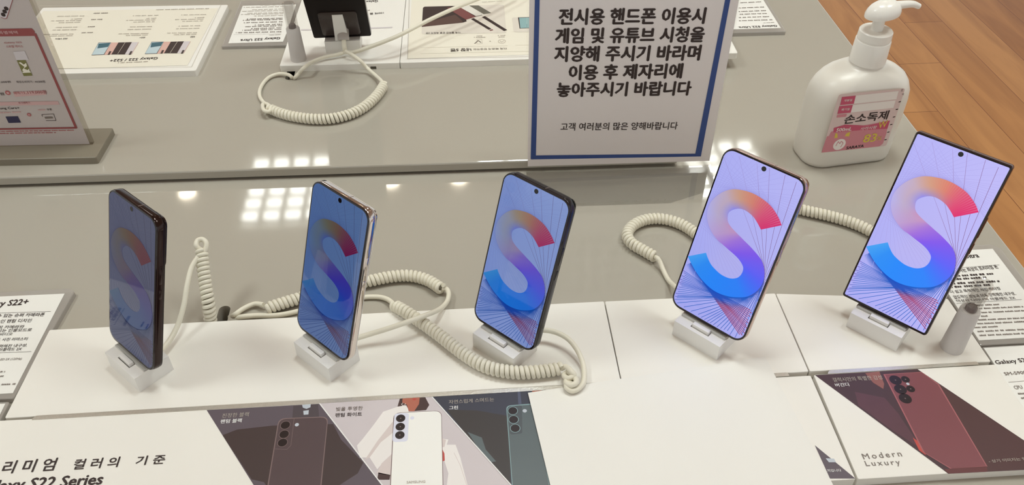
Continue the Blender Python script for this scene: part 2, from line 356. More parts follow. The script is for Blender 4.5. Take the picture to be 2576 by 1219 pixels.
ph([(990, 1038), (1111, 1032), (1116, 1250), (980, 1250)], RIM, .006, .00022); ph([(992, 1039), (1110, 1033), (1114, 1250), (982, 1250)], WPH, .006, .00026)
ph([(992.5, 1040), (1029, 1038), (1026, 1110), (987, 1112)], WPH2, .003, .0003)
for c in ((1008, 1052), (1007, 1073), (1006, 1094)): disc(pr, H0, c, .0039, LNS, .00034); disc(pr, H0, c, .0006, RIM, .00038)
disc(pr, H0, (1037, 1051), .0017, WPH2, .0003)
# green panel
flat(pr, H0, [(1087, 997), (1385, 980), (1420, 1250), (1312, 1250), (1286, 1219)], NAVY, .0001)
flat(pr, H0, [(1124, 1030), (1200, 1032), (1275, 1045), (1282, 1060), (1284, 1219), (1170, 1088)], DGR, .00013)
flat(pr, H0, [(1176, 1086), (1212, 1100), (1222, 1130), (1248, 1160), (1236, 1162), (1200, 1122)], GPH, .00016)
flat(pr, H0, [(1302, 985), (1309, 985), (1312, 1016), (1304, 1016)], mat('print_navy_light', (78, 82, 104), .45), .00016); flat(pr, H0, [(1338, 982), (1362, 980), (1366, 986), (1342, 992)], SKIN, .00018)
ph([(1273, 1020), (1345, 1014), (1388, 1250), (1290, 1250)], GRIM, .004, .00022); ph([(1275, 1022), (1345, 1017), (1386, 1250), (1292, 1250)], GPH, .004, .00026)
ph([(1278, 1022), (1313, 1019), (1314, 1090), (1283, 1093)], mat('print_green_module', (74, 80, 84), .4), .002, .0003)
for c in ((1290, 1033), (1292, 1055), (1296, 1077)): disc(pr, H0, c, .0043, GRIM, .00034); disc(pr, H0, c, .0038, LNS, .00038)
disc(pr, H0, (1320, 1033), .0018, FACE, .0003)
stroke(pr, H0, [(804, 1014.5), (961, 1219), (984, 1249)], .0009, INKW, .0004); stroke(pr, H0, [(1086, 997), (1285, 1219), (1311, 1249)], .0009, INKW, .0004)
# dark wedge of the same poster at its right end
flat(pr, H0, [(2049.5, 1119), (2152, 1203), (2088, 1203)], GREY1, .0001); flat(pr, H0, [(2077, 1152), (2098, 1153), (2103, 1162), (2085, 1162)], FACE, .00015)
pr.build('print', pL, smooth=0)
tx = MB()
write(tx, H0, '진정한 블랙', (558, 1051), (625, 1047), (560, 1040), INKL, .0); write(tx, H0, '팬텀 블랙', (554, 1065), (607, 1062), (557, 1055), INKW, .015)
write(tx, H0, '빛을 투영한', (845, 1034), (912, 1031), (847, 1024), INKG, .01); write(tx, H0, '팬텀 화이트', (843, 1049), (910, 1046), (845, 1039), INK, .015)
write(tx, H0, '자연스럽게 스며드는', (1129, 1016), (1243, 1009), (1131, 1006), INKL, .0); write(tx, H0, '그린', (1130, 1030), (1152, 1029), (1131, 1021), INKW, .02)
write(tx, H0, '프리미엄', (-52, 1195), (134, 1183), (-40, 1163), INK, .02, space=1.5); write(tx, H0, '컬러의', (182, 1181), (295, 1174), (194, 1155), INK, .02, space=1.55); write(tx, H0, '기준', (340, 1170), (412, 1166), (348, 1147), INK, .02, space=1.6)
write(tx, H0, 'Galaxy S22 Series', (-70, 1247), (252, 1226), (-56, 1211), INK, .03)
write(tx, H0, '지입니다', (2082, 1187), (2117, 1186), (2080, 1180), INKW, .01)
write(tx, H0, 'SAMSUNG', (1023, 1216), (1070, 1214), (1024, 1210), INKL, .01, lift=.0005)
tx.build('lettering', pL, smooth=0)
pR = thing('poster_board', 'white poster board with the burgundy phone picture at right front', 'poster board', (.37, .40, ZT), group='poster boards along the front')
MB().prism(roundpoly([(.2915, .3503, 0), (.4556, .3503, 0), (.4556, .4550, 0), (.2925, .4550, 0)], .0015), .009, WHITE, .0005).build('board', pR, smooth=0)
MB().prism(roundpoly([(.305, .4550, .0004), (.441, .4556, .0004), (.441, .4590, .0004), (.307, .4588, .0004)], [.0005, .0005, .0015, .003]), .0085, SILVER).build('metal_strip', pR, smooth=0)
pr = MB(); WINE = mat('print_wine_dark', (66, 38, 44), .45, noise=.08, nscale=40); WINE2 = mat('print_wine_black', (76, 42, 42), .45); BPH = mat('print_phone_burgundy', (124, 66, 72), .4, noise=.1, nscale=14); BRIM = mat('print_rim_burgundy', (166, 96, 100), .4); WINE3 = mat('print_wine_coat', (86, 48, 58), .45, noise=.15, nscale=60)
flat(pr, H0, [(2050, 943), (2308, 928), (2576, 1107), (2640, 1150), (2640, 1178), (2386, 1191)], WINE, .0001)
flat(pr, H0, [(2362, 966), (2576, 1108), (2640, 1150), (2640, 1177), (2480, 1186)], WINE2, .00014)
flat(pr, H0, [(2150, 985), (2225, 1000), (2260, 1040), (2320, 1130), (2250, 1085), (2160, 1020)], WINE3, .00014)
flat(pr, H0, [(2176, 938), (2212, 934), (2224, 965), (2222, 978), (2196, 962)], mat('print_wine_skin', (140, 84, 78), .5), .0002)
flat(pr, H0, [(2296, 1100), (2310, 1110), (2330, 1145), (2312, 1132)], RUST, .00018)
ph([(2222, 941), (2318, 935), (2362, 968), (2484, 1173), (2330, 1183), (2386, 1191)][:2]+[(2362, 966), (2484, 1173), (2393, 1180), (2322, 1137)], BRIM, 0, .00022)
ph([(2226, 942), (2318, 936), (2359, 967), (2480, 1171), (2394, 1178), (2326, 1138)], BPH, 0, .00026)
flat(pr, H0, [(2394, 1178), (2482, 1172), (2484, 1186), (2386, 1191), (2374, 1180)], mat('print_wine_foot', (96, 42, 44), .45), .0003)
for c, r in (((2252.5, 956), .0052), ((2277.5, 954), .0036), ((2265, 979), .0052), ((2290.5, 978), .0036), ((2277, 1002), .0053)): disc(pr, H0, c, r, LNS, .00034); disc(pr, H0, c, .0006, RIM, .00038)
disc(pr, H0, (2283.5, 965.5), .0014, FACE, .00034)
pr.build('print', pR, smooth=0); tx = MB()
write(tx, H0, '갤럭시만의 특별한 감성', (2097, 961), (2221, 954), (2095, 950), INKL, 0); write(tx, H0, '버건디', (2103, 973), (2137, 971), (2101, 964), INKW, .015)
write(tx, H0, 'Modern', (2173, 1155), (2270, 1147), (2169, 1141), INKG, .004, space=1.35); write(tx, H0, 'Luxury', (2181, 1176), (2268, 1172), (2176, 1159), INKG, .004, space=1.35)
write(tx, H0, '- 상기 이미지는 연출된 이미지입니다', (2489, 1164), (2680, 1150), (2487, 1156), INKL, .01)
tx.build('lettering', pR, smooth=0)
# ---- blank paper sheet over the poster
sh = MB(); A_, B_, C_, D_ = (V((.0422, .4517, .0009)), V((.2560, .4780, .0009)), V((.2700, .3464, .0009)), V((.0560, .325, .0009)))
N = 24; vs = []; 
for i in range(N+1):
    for j in range(N+1):
        u, w = i/N, j/N; p = (A_.lerp(B_, u)).lerp(D_.lerp(C_, u), w); p.z += .0005*math.sin(3*u+1)*math.sin(2.5*w)+.0004*(1-u)**2*(1-w)**2*3; vs.append(p)
fs = [(i*(N+1)+j, i*(N+1)+j+1, (i+1)*(N+1)+j+1, (i+1)*(N+1)+j) for i in range(N) for j in range(N)]
low = [p-V((0, 0, .00025)) for p in vs]; rim = [i*(N+1) for i in range(N+1)]+[N*(N+1)+j for j in range(1, N+1)]+[i*(N+1)+N for i in range(N-1, -1, -1)]+[j for j in range(N-1, 0, -1)]
nv = len(vs); sh.add(vs+low, fs+[tuple(nv+k for k in reversed(f)) for f in fs]+[(rim[i], rim[(i+1) % len(rim)], rim[(i+1) % len(rim)]+nv, rim[i]+nv) for i in range(len(rim))], PAPER)
tag(sh.build('paper_sheet', smooth=50), 'large blank white paper sheet laid over the front poster', 'paper')
# ------------------------------------------------------------------ spec cards in clear holders
def card(name, label, corners, z0, h, paper, lines, group='spec cards in clear holders', side=ACR2, pl=None):
    c = sum((V(p) for p in corners), V())/len(corners); t = thing(name, label, 'spec card', (c.x, c.y, z0), group=group)
    MB().prism(roundpoly([V((p[0], p[1], z0+h)) for p in corners], .002), h, side, .001).build('clear_holder', t, smooth=0)
    MB().prism([V((p[0], p[1], z0+h+.0004)) for p in paper], .0003, CARDP).build('paper', t, smooth=0)
    m = MB(); lines(m, hz(z0+h+.0005)); m.build('lettering', t, smooth=0); return t
def L1(m, p):
    write(m, p, 'Galaxy S22+', (-62, 779), (66, 770), (-54, 760), INK, .02)
    stroke(m, p, [(-60, 789), (128, 783)], .0003, INK)
    write(m, p, '순간을 표현할 수 있는 슈퍼 카메라폰', (-90, 801), (110, 795), (-87, 792), INK, .01); write(m, p, '한층 기품을 높인 팬텀 디자인', (-80, 815), (77, 810), (-77, 806), INK, .005)
    write(m, p, '나이토그래피 카메라와', (-70, 829), (59, 825), (-68, 821), INK, .005); write(m, p, '더욱 돋보이는 인물모드로', (-60, 837), (78, 833), (-58, 829), INK, .005); write(m, p, '완성되는 비디오', (-50, 846), (30, 843), (-48, 839), INK, .005)
    write(m, p, '한 번에 지우개, 사진 리마스터', (-70, 860), (67, 856), (-68, 852), INK, .005); write(m, p, '더욱 강력해진 내구성,', (-40, 876), (67, 872), (-38, 868), INK, .005); write(m, p, '다이나믹 아몰레드 2X', (-50, 885), (53, 881), (-48, 877), INK, .005)
    stroke(m, p, [(-60, 889), (79, 884)], .0003, INK); write(m, p, 'AMOLED 2X (120Hz)', (-25, 909), (53, 906), (-23, 902), INKG, .004)
    bars(m, p, (-30, 938), (12, 936), .0016, INKG); bars(m, p, (-30, 949), (12, 947), .0016, INKG); bars(m, p, (-30, 970), (38, 967), .0016, INKG)
card('spec_card', 'spec card in clear holder at the left edge behind the long white board', [(-.53, .4815, 0), (-.398, .4815, 0), (-.3885, .6125, 0), (-.394, .6170, 0), (-.53, .6165, 0)], ZT, .006, [(-.52, .4868, 0), (-.4005, .4872, 0), (-.3966, .6092, 0), (-.52, .6102, 0)], L1)
card('spec_card', 'spec card sliver at the left edge nearest the front poster', [(-.53, .440, 0), (-.4005, .440, 0), (-.4, .4785, 0), (-.53, .4785, 0)], ZT, .006, [(-.52, .442, 0), (-.403, .442, 0), (-.4025, .476, 0), (-.52, .476, 0)], lambda m, p: bars(m, p, (-30, 1040), (-10, 1039), .0016, INKG))
def R1(m, p):
    write(m, p, 'Galaxy S22 Ultra', (2345, 660), (2467, 650), (2340, 646), INK, .02); stroke(m, p, [(2380, 676), (2514, 666)], .0003, INK)
    write(m, p, '세대를 초월하는 최상의 프리미엄 폰', (2368, 690), (2513, 675), (2366, 680), INK, .01)
    for y, xa, xb in ((699, 2412, 2502), (708, 2404, 2482), (718, 2400, 2516), (727, 2396, 2496)): bars(m, p, (xa-40, y-4+3), (xb, y-9), .0026, INK, wl=(2, 4))
    write(m, p, '더 쉽고 똑똑해진 사진 리터칭', (2393, 738), (2518, 729), (2390, 730), INK, .005)
    write(m, p, '압도적인 성능과 더욱 강력해진 내구성,', (2402, 752), (2557, 742), (2400, 743), INK, .005); write(m, p, '이상의 다이나믹 아몰레드 2X', (2408, 760), (2556, 752), (2407, 753), INK, .005)
    stroke(m, p, [(2406, 763), (2570, 753)], .0003, INK)
    for i, (y, xa, xb) in enumerate(((770, 2440, 2514), (778, 2450, 2576), (788, 2455, 2590), (798, 2440, 2486), (806, 2462, 2600), (816, 2447, 2600), (825, 2452, 2512), (835, 2460, 2600), (845, 2465, 2600))): bars(m, p, (xa, y), (xb, y-(xb-xa)*.045), .0017, INKG)
card('spec_card', 'spec card in clear holder at right behind the frosted pen holder', [(.4562, .480, 0), (.54, .480, 0), (.5415, .607, 0), (.536, .6135, 0), (.4562, .6135, 0)], ZT, .006, [(.4575, .4858, 0), (.5328, .4858, 0), (.5326, .6063, 0), (.4575, .6063, 0)], R1)
def R2(m, p):
    write(m, p, 'Galaxy S22 Ultra', (2509, 919), (2640, 908), (2504, 906), INK, .012); write(m, p, 'SM-S908N', (2529, 944), (2596, 939), (2526, 936), INKG, .006)
    stroke(m, p, [(2537, 961), (2640, 953)], .0003, INKG); write(m, p, 'CPU', (2554, 979), (2574, 977), (2551, 970), INKG, .004); bars(m, p, (2562, 992), (2610, 989), .0017, INKG); bars(m, p, (2570, 1003), (2610, 1000), .0017, INKG)
card('spec_card', 'spec card at the right edge beside the burgundy phone poster', [(.4564, .35, 0), (.545, .35, 0), (.545, .4783, 0), (.4564, .4783, 0)], ZT, .006, [(.4572, .352, 0), (.54, .352, 0), (.54, .4765, 0), (.4572, .4765, 0)], R2)
# back cards, lettered for the other side of the counter
def BL(m, p):
    write(m, p, 'Galaxy S22 Ultra', (706, 92), (606, 97.5), (706, 99), INK, .02); bars(m, p, (706, 86.5), (677, 88), .0014, INKG); stroke(m, p, [(708, 85), (588, 87)], .0003, INKG)
    for i, (y, xa, xb) in enumerate(((80, 708, 594), (74, 708, 610), (70, 708, 632), (65, 710, 616), (61, 710, 640), (55, 711, 614), (49, 711, 612), (46, 711, 620))): bars(m, p, (xa, y-1), (xb, y+1.5), .0026, INKG, wl=(2, 4))
    for i, (y, xa, xb) in enumerate(((38, 712, 640), (34, 712, 607), (31, 713, 622), (26, 713, 609), (22, 713, 632), (16, 714, 614), (11, 714, 655))): bars(m, p, (xa, y), (xb, y+2), .0022, INKL, wl=(2, 4))
card('spec_card', 'spec card facing away on the raised slab between two back boards', [(-.333, 1.081, 0), (-.2425, 1.078, 0), (-.2395, 1.13, 0), (-.262, 1.222, 0), (-.331, 1.226, 0)][:3]+[V((-.24, 1.222, 0)), V((-.331, 1.226, 0))], ZS, .005, [(-.3247, 1.0885, 0), (-.249, 1.0875, 0), (-.247, 1.12, 0), (-.2455, 1.205, 0), (-.325, 1.2065, 0)], BL)
def BR(m, p):
    write(m, p, 'Galaxy S22 Ultra', (1952.5, 62), (1857, 66), (1952, 67.5), INK, .02); bars(m, p, (1947, 56), (1920, 57.5), .0014, INKG)
    for y, xb in ((49, 1942), (41, 1934), (33, 1928), (26, 1926), (17, 1921), (4, 1914)): bars(m, p, (xb, y), (1858, y+2.5), .0026, INKG, wl=(2, 4))
card('spec_card', 'spec card facing away on the counter behind the tall blue-framed sign', [(.375, 1.0915, 0), (.4725, 1.0895, 0), (.4765, 1.25, 0), (.375, 1.25, 0)], ZT, .006, [(.38, 1.1015, 0), (.4678, 1.0998, 0), (.4708, 1.24, 0), (.38, 1.24, 0)], BR)
# ------------------------------------------------------------------ back boards
HB = hz(ZB)
bl = thing('poster_board', 'framed white poster board facing away at the back left', 'poster board', (-.45, 1.1, ZS), group='boards on the back slab')
o4 = [(-.62, 1.0165, ZB), (-.3515, 1.0083, ZB), (-.3455, 1.2045, ZB), (-.62, 1.216, ZB)]
MB().prism(roundpoly(o4, .003), .009, BOARD, .0008).build('frame', bl, smooth=0)
m = MB(); zi = ZB+.0003; m.poly([V((-.615, 1.0285, zi)), V((-.3652, 1.0222, zi)), V((-.3577, 1.1925, zi)), V((-.615, 1.203, zi))], CREAM)
P_ = hz(ZB+.0004); LK = mat('print_hairline', (196, 188, 172), .5)
stroke(m, P_, [(0, 174.5), (482, 168), (556, 12), (100, 15)], .0005, LK)
TEAL = mat('print_teal', (56, 98, 112), .5); SKY = mat('print_sky', (190, 208, 214), .5); PINK = mat('print_pink', (218, 176, 164), .5); BRN = mat('print_brown_black', (52, 34, 30), .5); LAV = mat('print_pale_lilac', (210, 202, 204), .5)
for dx, y, s in ((0, 0, 1.0), (134, -3, .97)):
    T = lambda x, yy: (230+dx+(x-230)*s, 139+y+(yy-139)*s)
    flat(m, P_, [T(230, 139), T(248, 107), T(280, 107), T(262, 138)], BRN, .0001); flat(m, P_, [T(231, 138), T(248.5, 108), T(279, 108), T(261, 137)], SKY, .00014); flat(m, P_, [T(245, 122), T(248, 110), T(278, 108), T(272, 118)], TEAL, .00018)
    flat(m, P_, [T(262, 138), T(280, 107), T(298, 107), T(280, 137)], PINK, .0001); flat(m, P_, [T(280, 137), T(298, 107), T(332, 106), T(314, 137)], BRN, .00012); flat(m, P_, [T(314, 137), T(332, 106), T(349, 106), T(332, 136)], LAV, .0001)
    stroke(m, P_, [T(296, 136), T(315, 107)], .0006, LK, .0002); stroke(m, P_, [T(331, 136), T(349, 106)], .0006, PINK, .0002)
    for x in (274, 327):
        for k in range(3): disc(m, P_, T(x+k*1.6, 136.5-k*3), .0017, BRN, .00025)
m.build('print', bl, smooth=0); m = MB()
write(m, P_, 'Galaxy S22 / S22+', (399, 142), (279, 148), (399, 149.5), INK, .015); bars(m, P_, (372, 154), (296, 157), .0024, INKL)
write(m, P_, 'S22', (491, 91), (480, 91.5), (490, 94.5), INK, .02); write(m, P_, 'S22+', (366, 93), (352, 93.5), (366, 96), INK, .02); write(m, P_, 'S22 Ultra', (171, 96), (140, 97), (171, 99), INK, .02)
for dx, dy in ((0, 0), (-122, 2), (-311, 3.5)):
    for y, xa, xb in ((85.5, 494, 436), (81.5, 496, 421), (70.5, 502, 444), (64, 504, 450), (52, 510, 458), (47.5, 512, 440), (43, 514, 490), (36, 519, 456)):
        k = 1-(abs(dx)/1600); bars(m, P_, (xa+dx+(y-85)*-.03*dx*-.01, y+dy), (xb+dx*1.0, y+dy+1.2), .0022, INKL)
for xa, xb, y in ((234, 206, 81), (239, 221, 66), (258, 226, 48), (272, 236, 32)): bars(m, P_, (xa, y), (xb, y+.8), .0026, INKG)
bars(m, P_, (526, 21), (392, 24), .0026, INKL)
m.build('lettering', bl, smooth=0)
pn = thing('display_board', 'white board on the back slab under the dark phone and pen holder', 'display board', (-.16, 1.08, ZS), group='boards on the back slab')
ob = MB().prism(roundpoly([(-.2428, 1.0126, ZB), (-.0838, 1.0085, ZB), (-.0800, 1.235, ZB), (-.2370, 1.238, ZB)], .002), .009, BOARD, .0008).build('board', pn, smooth=0)
cut(ob, MB().box((-.1232, 1.00, ZS-.01), (-.1152, 1.02, ZS+.0042), DARK))
m = MB(); stroke(m, HB, [(757, 75.5), (786, 75)], .0035, LAV, .0003); stroke(m, HB, [(931, 71), (987, 69)], .0035, LAV, .0003); m.build('print', pn, smooth=0)
m = MB(); write(m, HB, 'Galaxy S22 Ultra', (951, -1), (860, 4), (951, 5.5), INK, .02); write(m, HB, '100배 줌 공간', (965, 30.5), (908, 34.5), (965, 35), INK, .015); bars(m, HB, (930, 25), (915, 26), .003, INKG); m.build('lettering', pn, smooth=0)
pb = thing('poster_board', 'white poster board picturing phones and pens behind the tall sign', 'poster board', (0, 1.1, ZS), group='boards on the back slab')
MB().prism(roundpoly([(-.0832, 1.0085, ZB), (.3735, 1.0000, ZB), (.3775, 1.225, ZB), (-.0795, 1.232, ZB)], .003), .009, BOARD, .0008).build('frame', pb, smooth=0)
m = MB(); m.poly([V((-.0735, 1.0185, ZB+.0003)), V((.362, 1.012, ZB+.0003)), V((.365, 1.215, ZB+.0003)), V((-.071, 1.222, ZB+.0003))], CREAM); P_ = hz(ZB+.0004)
stroke(m, P_, [(1030, -20), (1025.5, 148), (1330, 142)], .0006, INKL)
PG = mat('print_panel_grey', (222, 214, 202), .5); MARO = mat('print_maroon', (120, 66, 64), .5); GRN = mat('print_grey_green', (104, 100, 88), .5); BEI = mat('print_silver', (224, 220, 210), .5); TE2 = mat('print_teal_pale', (140, 176, 178), .5)
flat(m, P_, [(1060.5, 86), (1274, 83), (1268, 12), (1064, 16)], PG, .0001, .004); flat(m, P_, [(1292, 81), (1340, 80), (1340, 42), (1288, 44)], PG, .0001, .004)
flat(m, P_, [(1061, 68), (1064, 20), (1068, 17), (1145, 15), (1160, 30), (1173, 50), (1174, 54), (1165, 57)], BRN, .00014); flat(m, P_, [(1061, 68), (1061, 60), (1145, 37), (1160, 50), (1165, 57)], mat('print_brown', (84, 58, 50), .5), .00018)
flat(m, P_, [(1124, 20), (1154, 17), (1199, 42), (1172, 50)], MARO, .0002); flat(m, P_, [(1157, 18), (1180, 14), (1217, 37), (1194, 41)], BEI, .0002); flat(m, P_, [(1180, 14), (1204, 14), (1236, 33), (1217, 36)], GRN, .0002)
stroke(m, P_, [(1196, 42), (1213, 38)], .002, INKG, .00022); stroke(m, P_, [(1188, 47), (1233, 74)], .005, INK, .00022); stroke(m, P_, [(1216, 42), (1272, 77)], .0055, INK, .00022); stroke(m, P_, [(1232, 77), (1240, 75)], .003, MARO, .00022)
flat(m, P_, [(1303, 44), (1340, 43), (1340, 71), (1307, 72)], BRN, .00016); flat(m, P_, [(1306, 45), (1340, 44), (1340, 70), (1309, 71)], TE2, .0002)
for a, b in (((1058, 120), (1277, 115)), ((1058, 135), (1340, 128.5)), ((1296, 114), (1340, 113))): stroke(m, P_, [a, b], .0004, LK)
stroke(m, P_, [(1194, 110), (1203, 102), (1210, 107)], .0012, INKG); stroke(m, P_, [(1200, 111), (1200, 99), (1212, 98.5), (1213, 110), (1200, 111)], .0004, INKL)
for k in range(24):
    a = 2*math.pi*k/24; b2 = 2*math.pi*(k+1)/24; stroke(m, P_, [(1262.5+9*math.cos(a), 104+5*math.sin(a)), (1262.5+9*math.cos(b2), 104+5*math.sin(b2))], .0005, INKL)
stroke(m, P_, [(1257, 102), (1262, 106), (1268, 102)], .0006, INKL); disc(m, P_, (1233, 104), .001, INKL)
m.build('print', pb, smooth=0); m = MB()
write(m, P_, '내장 S펜', (1185, 121), (1134, 123), (1185, 128.5), INK, .02); write(m, P_, '더욱 빠르게 반응하는', (1274, 119.5), (1190, 122), (1274, 124.5), INKG, .006); write(m, P_, '더욱 빨라진 반응 속도의 S펜', (1158, 80), (1072, 81.5), (1158, 84.5), INK, .006)
bars(m, P_, (1221, 93), (1192, 93.5), .0022, INKL); bars(m, P_, (1213, 89.5), (1198, 90), .0022, INKL); bars(m, P_, (1271, 88), (1251, 89), .0022, INKL); bars(m, P_, (1269, 92), (1254, 92.5), .0022, INKL); bars(m, P_, (1263, 2), (1212, 5), .002, LK)
m.build('lettering', pb, smooth=0)
# ------------------------------------------------------------------ tall sign with the blue frame
sg = thing('sign_stand', 'tall clear acrylic sign with blue-framed notice in the middle', 'sign', (.176, .782, ZT))
sA, sB = V((.0675, .7825, ZT+.0045)), V((.2828, .7775, ZT+.0045)); sd = (sB-sA).normalized(); sn = V((sd.y, -sd.x, 0)); SP = Plane(sA, sn); UPZ = V((0, 0, 1))
def spt(u, z, o=0.): return sA+sd*u+UPZ*z+sn*o
W_ = (sB-sA).length
MB().loft([[spt(0, 0, .0), spt(W_, 0, 0), spt(W_, 0, -.003), spt(0, 0, -.003)], [spt(0, .262, .0), spt(W_, .262, 0), spt(W_, .262, -.003), spt(0, .262, -.003)]], ACR).build('acrylic_panel', sg, smooth=0)
MB().loft([[spt(0, -.0045, .066), spt(W_, -.0045, .066), spt(W_, -.0045, -.0035), spt(0, -.0045, -.0035)], [spt(0, -.0005, .066), spt(W_, -.0005, .066), spt(W_, -.0005, -.0035), spt(0, -.0005, -.0035)]], acrylic('base_acrylic', (.99, .99, .985))).build('acrylic_base', sg, smooth=0)
MB().loft([[spt(.002, .004, .0006), spt(W_-.002, .004, .0006), spt(W_-.002, .004, .0003), spt(.002, .004, .0003)], [spt(.002, .258, .0006), spt(W_-.002, .258, .0006), spt(W_-.002, .258, .0003), spt(.002, .258, .0003)]], mat('notice_paper', (234, 226, 224), .55)).build('notice_sheet', sg, smooth=0)
SP2 = Plane(sA+sn*.0007, sn); m = MB(); BLUE = mat('ink_blue', (48, 74, 138), .45)
flat(m, SP2, [(1335, 400.5), (1763, 393), (1760, 386), (1348, 390.5)], BLUE); flat(m, SP2, [(1335, 400), (1348, 391), (1358, -16), (1346, -16)], BLUE, .0003)
flat(m, SP2, [(1763, 393), (1749, 387), (1827, -16), (1840, -16)], BLUE, .0003)
m.build('blue_frame', sg, smooth=0); m = MB()
for body, A, B, C in (('전시용 핸드폰 이용시', (1406, 62), (1770, 59), (1408, 22)), ('게임 및 유튜브 시청을', (1397, 109), (1768, 105), (1399, 71)), ('지양해 주시기 바라며', (1395, 155), (1758, 151), (1397, 117)), ('이용 후 제자리에', (1431, 201), (1713, 196), (1432, 164)), ('놓아주시기 바랍니다', (1401, 243), (1735, 239), (1402, 208))):
    write(m, SP2, body, A, B, C, INK, .042)
write(m, SP2, '고객 여러분의 많은 양해바랍니다', (1410, 328), (1703, 325), (1411, 309), INK, .012)
m.build('lettering', sg, smooth=0)
# ------------------------------------------------------------------ price sign at the left
ps = thing('price_sign', 'leaning price sign in a thick clear stand at the left edge', 'sign', (-.48, .85, ZS))
GB = mat('sign_base_grey', (132, 124, 108), .35, noise=.02)
MB().prism(roundpoly([(-.60, .8225, ZS+.009), (-.4228, .8155, ZS+.009), (-.4210, .8765, ZS+.009), (-.60, .884, ZS+.009)], .002), .009, GB, .0008).build('base', ps, smooth=0)
qA, qB = V((-.60, .8495, ZS+.009)), V((-.4345, .8425, ZS+.009)); qd = (qB-qA).normalized(); tl = math.radians(-1.5); qk = V((-qd.y, qd.x, 0)); qu = qk*math.sin(tl)+UPZ*math.cos(tl); qn = -(qk*math.cos(tl)-UPZ*math.sin(tl))
def qpt(u, z, o=0.): return qA+qd*u+qu*z+qn*o
QW = (qB-qA).length; QP = Plane(qA+qn*.0007, qn)
MB().loft([[qpt(0, 0, 0), qpt(QW, 0, 0), qpt(QW, 0, -.005), qpt(0, 0, -.005)], [qpt(0, .215, 0), qpt(QW, .215, 0), qpt(QW, .215, -.005), qpt(0, .215, -.005)]], acrylic('thick_acrylic', (.80, .78, .75))).build('acrylic_panel', ps, smooth=0)
MB().loft([[qpt(0, .001, .0005), qpt(QW-.003, .001, .0005), qpt(QW-.003, .001, .0003), qpt(0, .001, .0003)], [qpt(0, .213, .0005), qpt(QW-.003, .213, .0005), qpt(QW-.003, .213, .0003), qpt(0, .213, .0003)]], mat('price_sheet', (196, 185, 181), .5)).build('price_sheet', ps, smooth=0)
m = MB(); RED = mat('ink_brick_red', (148, 72, 72), .5); RED2 = mat('ink_soft_red', (178, 96, 96), .5); PNK = mat('ink_blush', (206, 168, 166), .5); OLV = mat('ink_olive', (122, 118, 66), .5); DBL = mat('ink_dark_blue', (44, 40, 74), .5)
flat(m, QP, [(-40, 73), (80, 71), (87, 78), (89, 90), (-40, 92)], RED, .0002); stroke(m, QP, [(88, 84), (192, 322)], .0028, RED, .00025); stroke(m, QP, [(-40, 325), (193, 321)], .0022, RED, .00025)
flat(m, QP, [(33, 130), (62, 128), (72, 150), (42, 152)], LAV, .0002); flat(m, QP, [(42, 151), (64, 150), (82, 190), (60, 191)], OLV, .0002); flat(m, QP, [(47, 157), (52, 156), (60, 162), (66, 158), (68, 166), (60, 172), (70, 176), (73, 172), (75, 179), (60, 180), (56, 176), (62, 168)], CREAM, .00025); flat(m, QP, [(56, 180), (76, 179), (78, 182), (58, 183)], CREAM, .00025)
flat(m, QP, [(-40, 257), (146, 254), (150, 263), (-40, 266)], PNK, .0002); flat(m, QP, [(33, 231), (112, 227), (117, 238), (38, 243)], PNK, .0002)
flat(m, QP, [(14, 293), (45, 292), (53, 308), (22, 309)], DBL, .00025); stroke(m, QP, [(105, 288), (135, 286), (141, 303), (116, 303)], .0005, INK); stroke(m, QP, [(105, 288), (107, 293)], .0005, INK); stroke(m, QP, [(113, 296), (133, 295)], .0025, INKG)
disc(m, QP, (20, 233), .0028, RED2); disc(m, QP, (20, 233), .0014, PNK, .0005); disc(m, QP, (73.5, 288), .0022, RED2); disc(m, QP, (73.5, 288), .001, PNK, .0005)
flat(m, QP, [(-20, -30), (42, -30), (17, 46), (12, 47), (-20, 40)], LAV, .0002); stroke(m, QP, [(40, -25), (17, 46), (12, 47), (2, 43)], .0006, RED)
for c in ((16, 21), (12, 28.5), (8.5, 36.5)): disc(m, QP, c, .0022, INK, .0004)
m.build('print', ps, smooth=0); m = MB()
write(m, QP, '사전 특별혜택', (-30, 86), (46, 85), (-32, 78), PNK, .01); write(m, QP, 'Galaxy S22', (12, 110.5), (56, 109), (10, 105.5), RED2, .005); write(m, QP, '스트랩 케이스', (17, 120), (59, 119), (16, 114), RED2, .005)
write(m, QP, '49,000원', (-8, 209), (28, 208), (-10, 204), INK, .01); write(m, QP, '희망소비자가 : 44,000원', (43, 209), (115, 208), (41, 203), INK, .005); write(m, QP, '00원', (-10, 240), (12, 239), (-12, 233), INK, .01)
write(m, QP, '혜택가', (36, 237), (60, 236), (34, 230), RED2, .005); write(m, QP, '1,119,000원', (63, 237), (119, 235), (60, 228), RED, .012)
write(m, QP, '추가혜택가', (48, 261), (77, 260), (47, 256), RED, .005); write(m, QP, 'Samsung Care+', (-22, 277), (51, 275), (-24, 270), INK, .008); bars(m, QP, (0, 285), (53, 283), .0022, PNK); bars(m, QP, (96, 278), (115, 277.5), .002, PNK); write(m, QP, '쿠폰', (119, 278), (132, 277.5), (117, 273), INK, .01)
bars(m, QP, (-30, 332), (190, 328), .0014, RED2); bars(m, QP, (-30, 337), (142, 334), .0014, RED2)
m.build('lettering', ps, smooth=0)
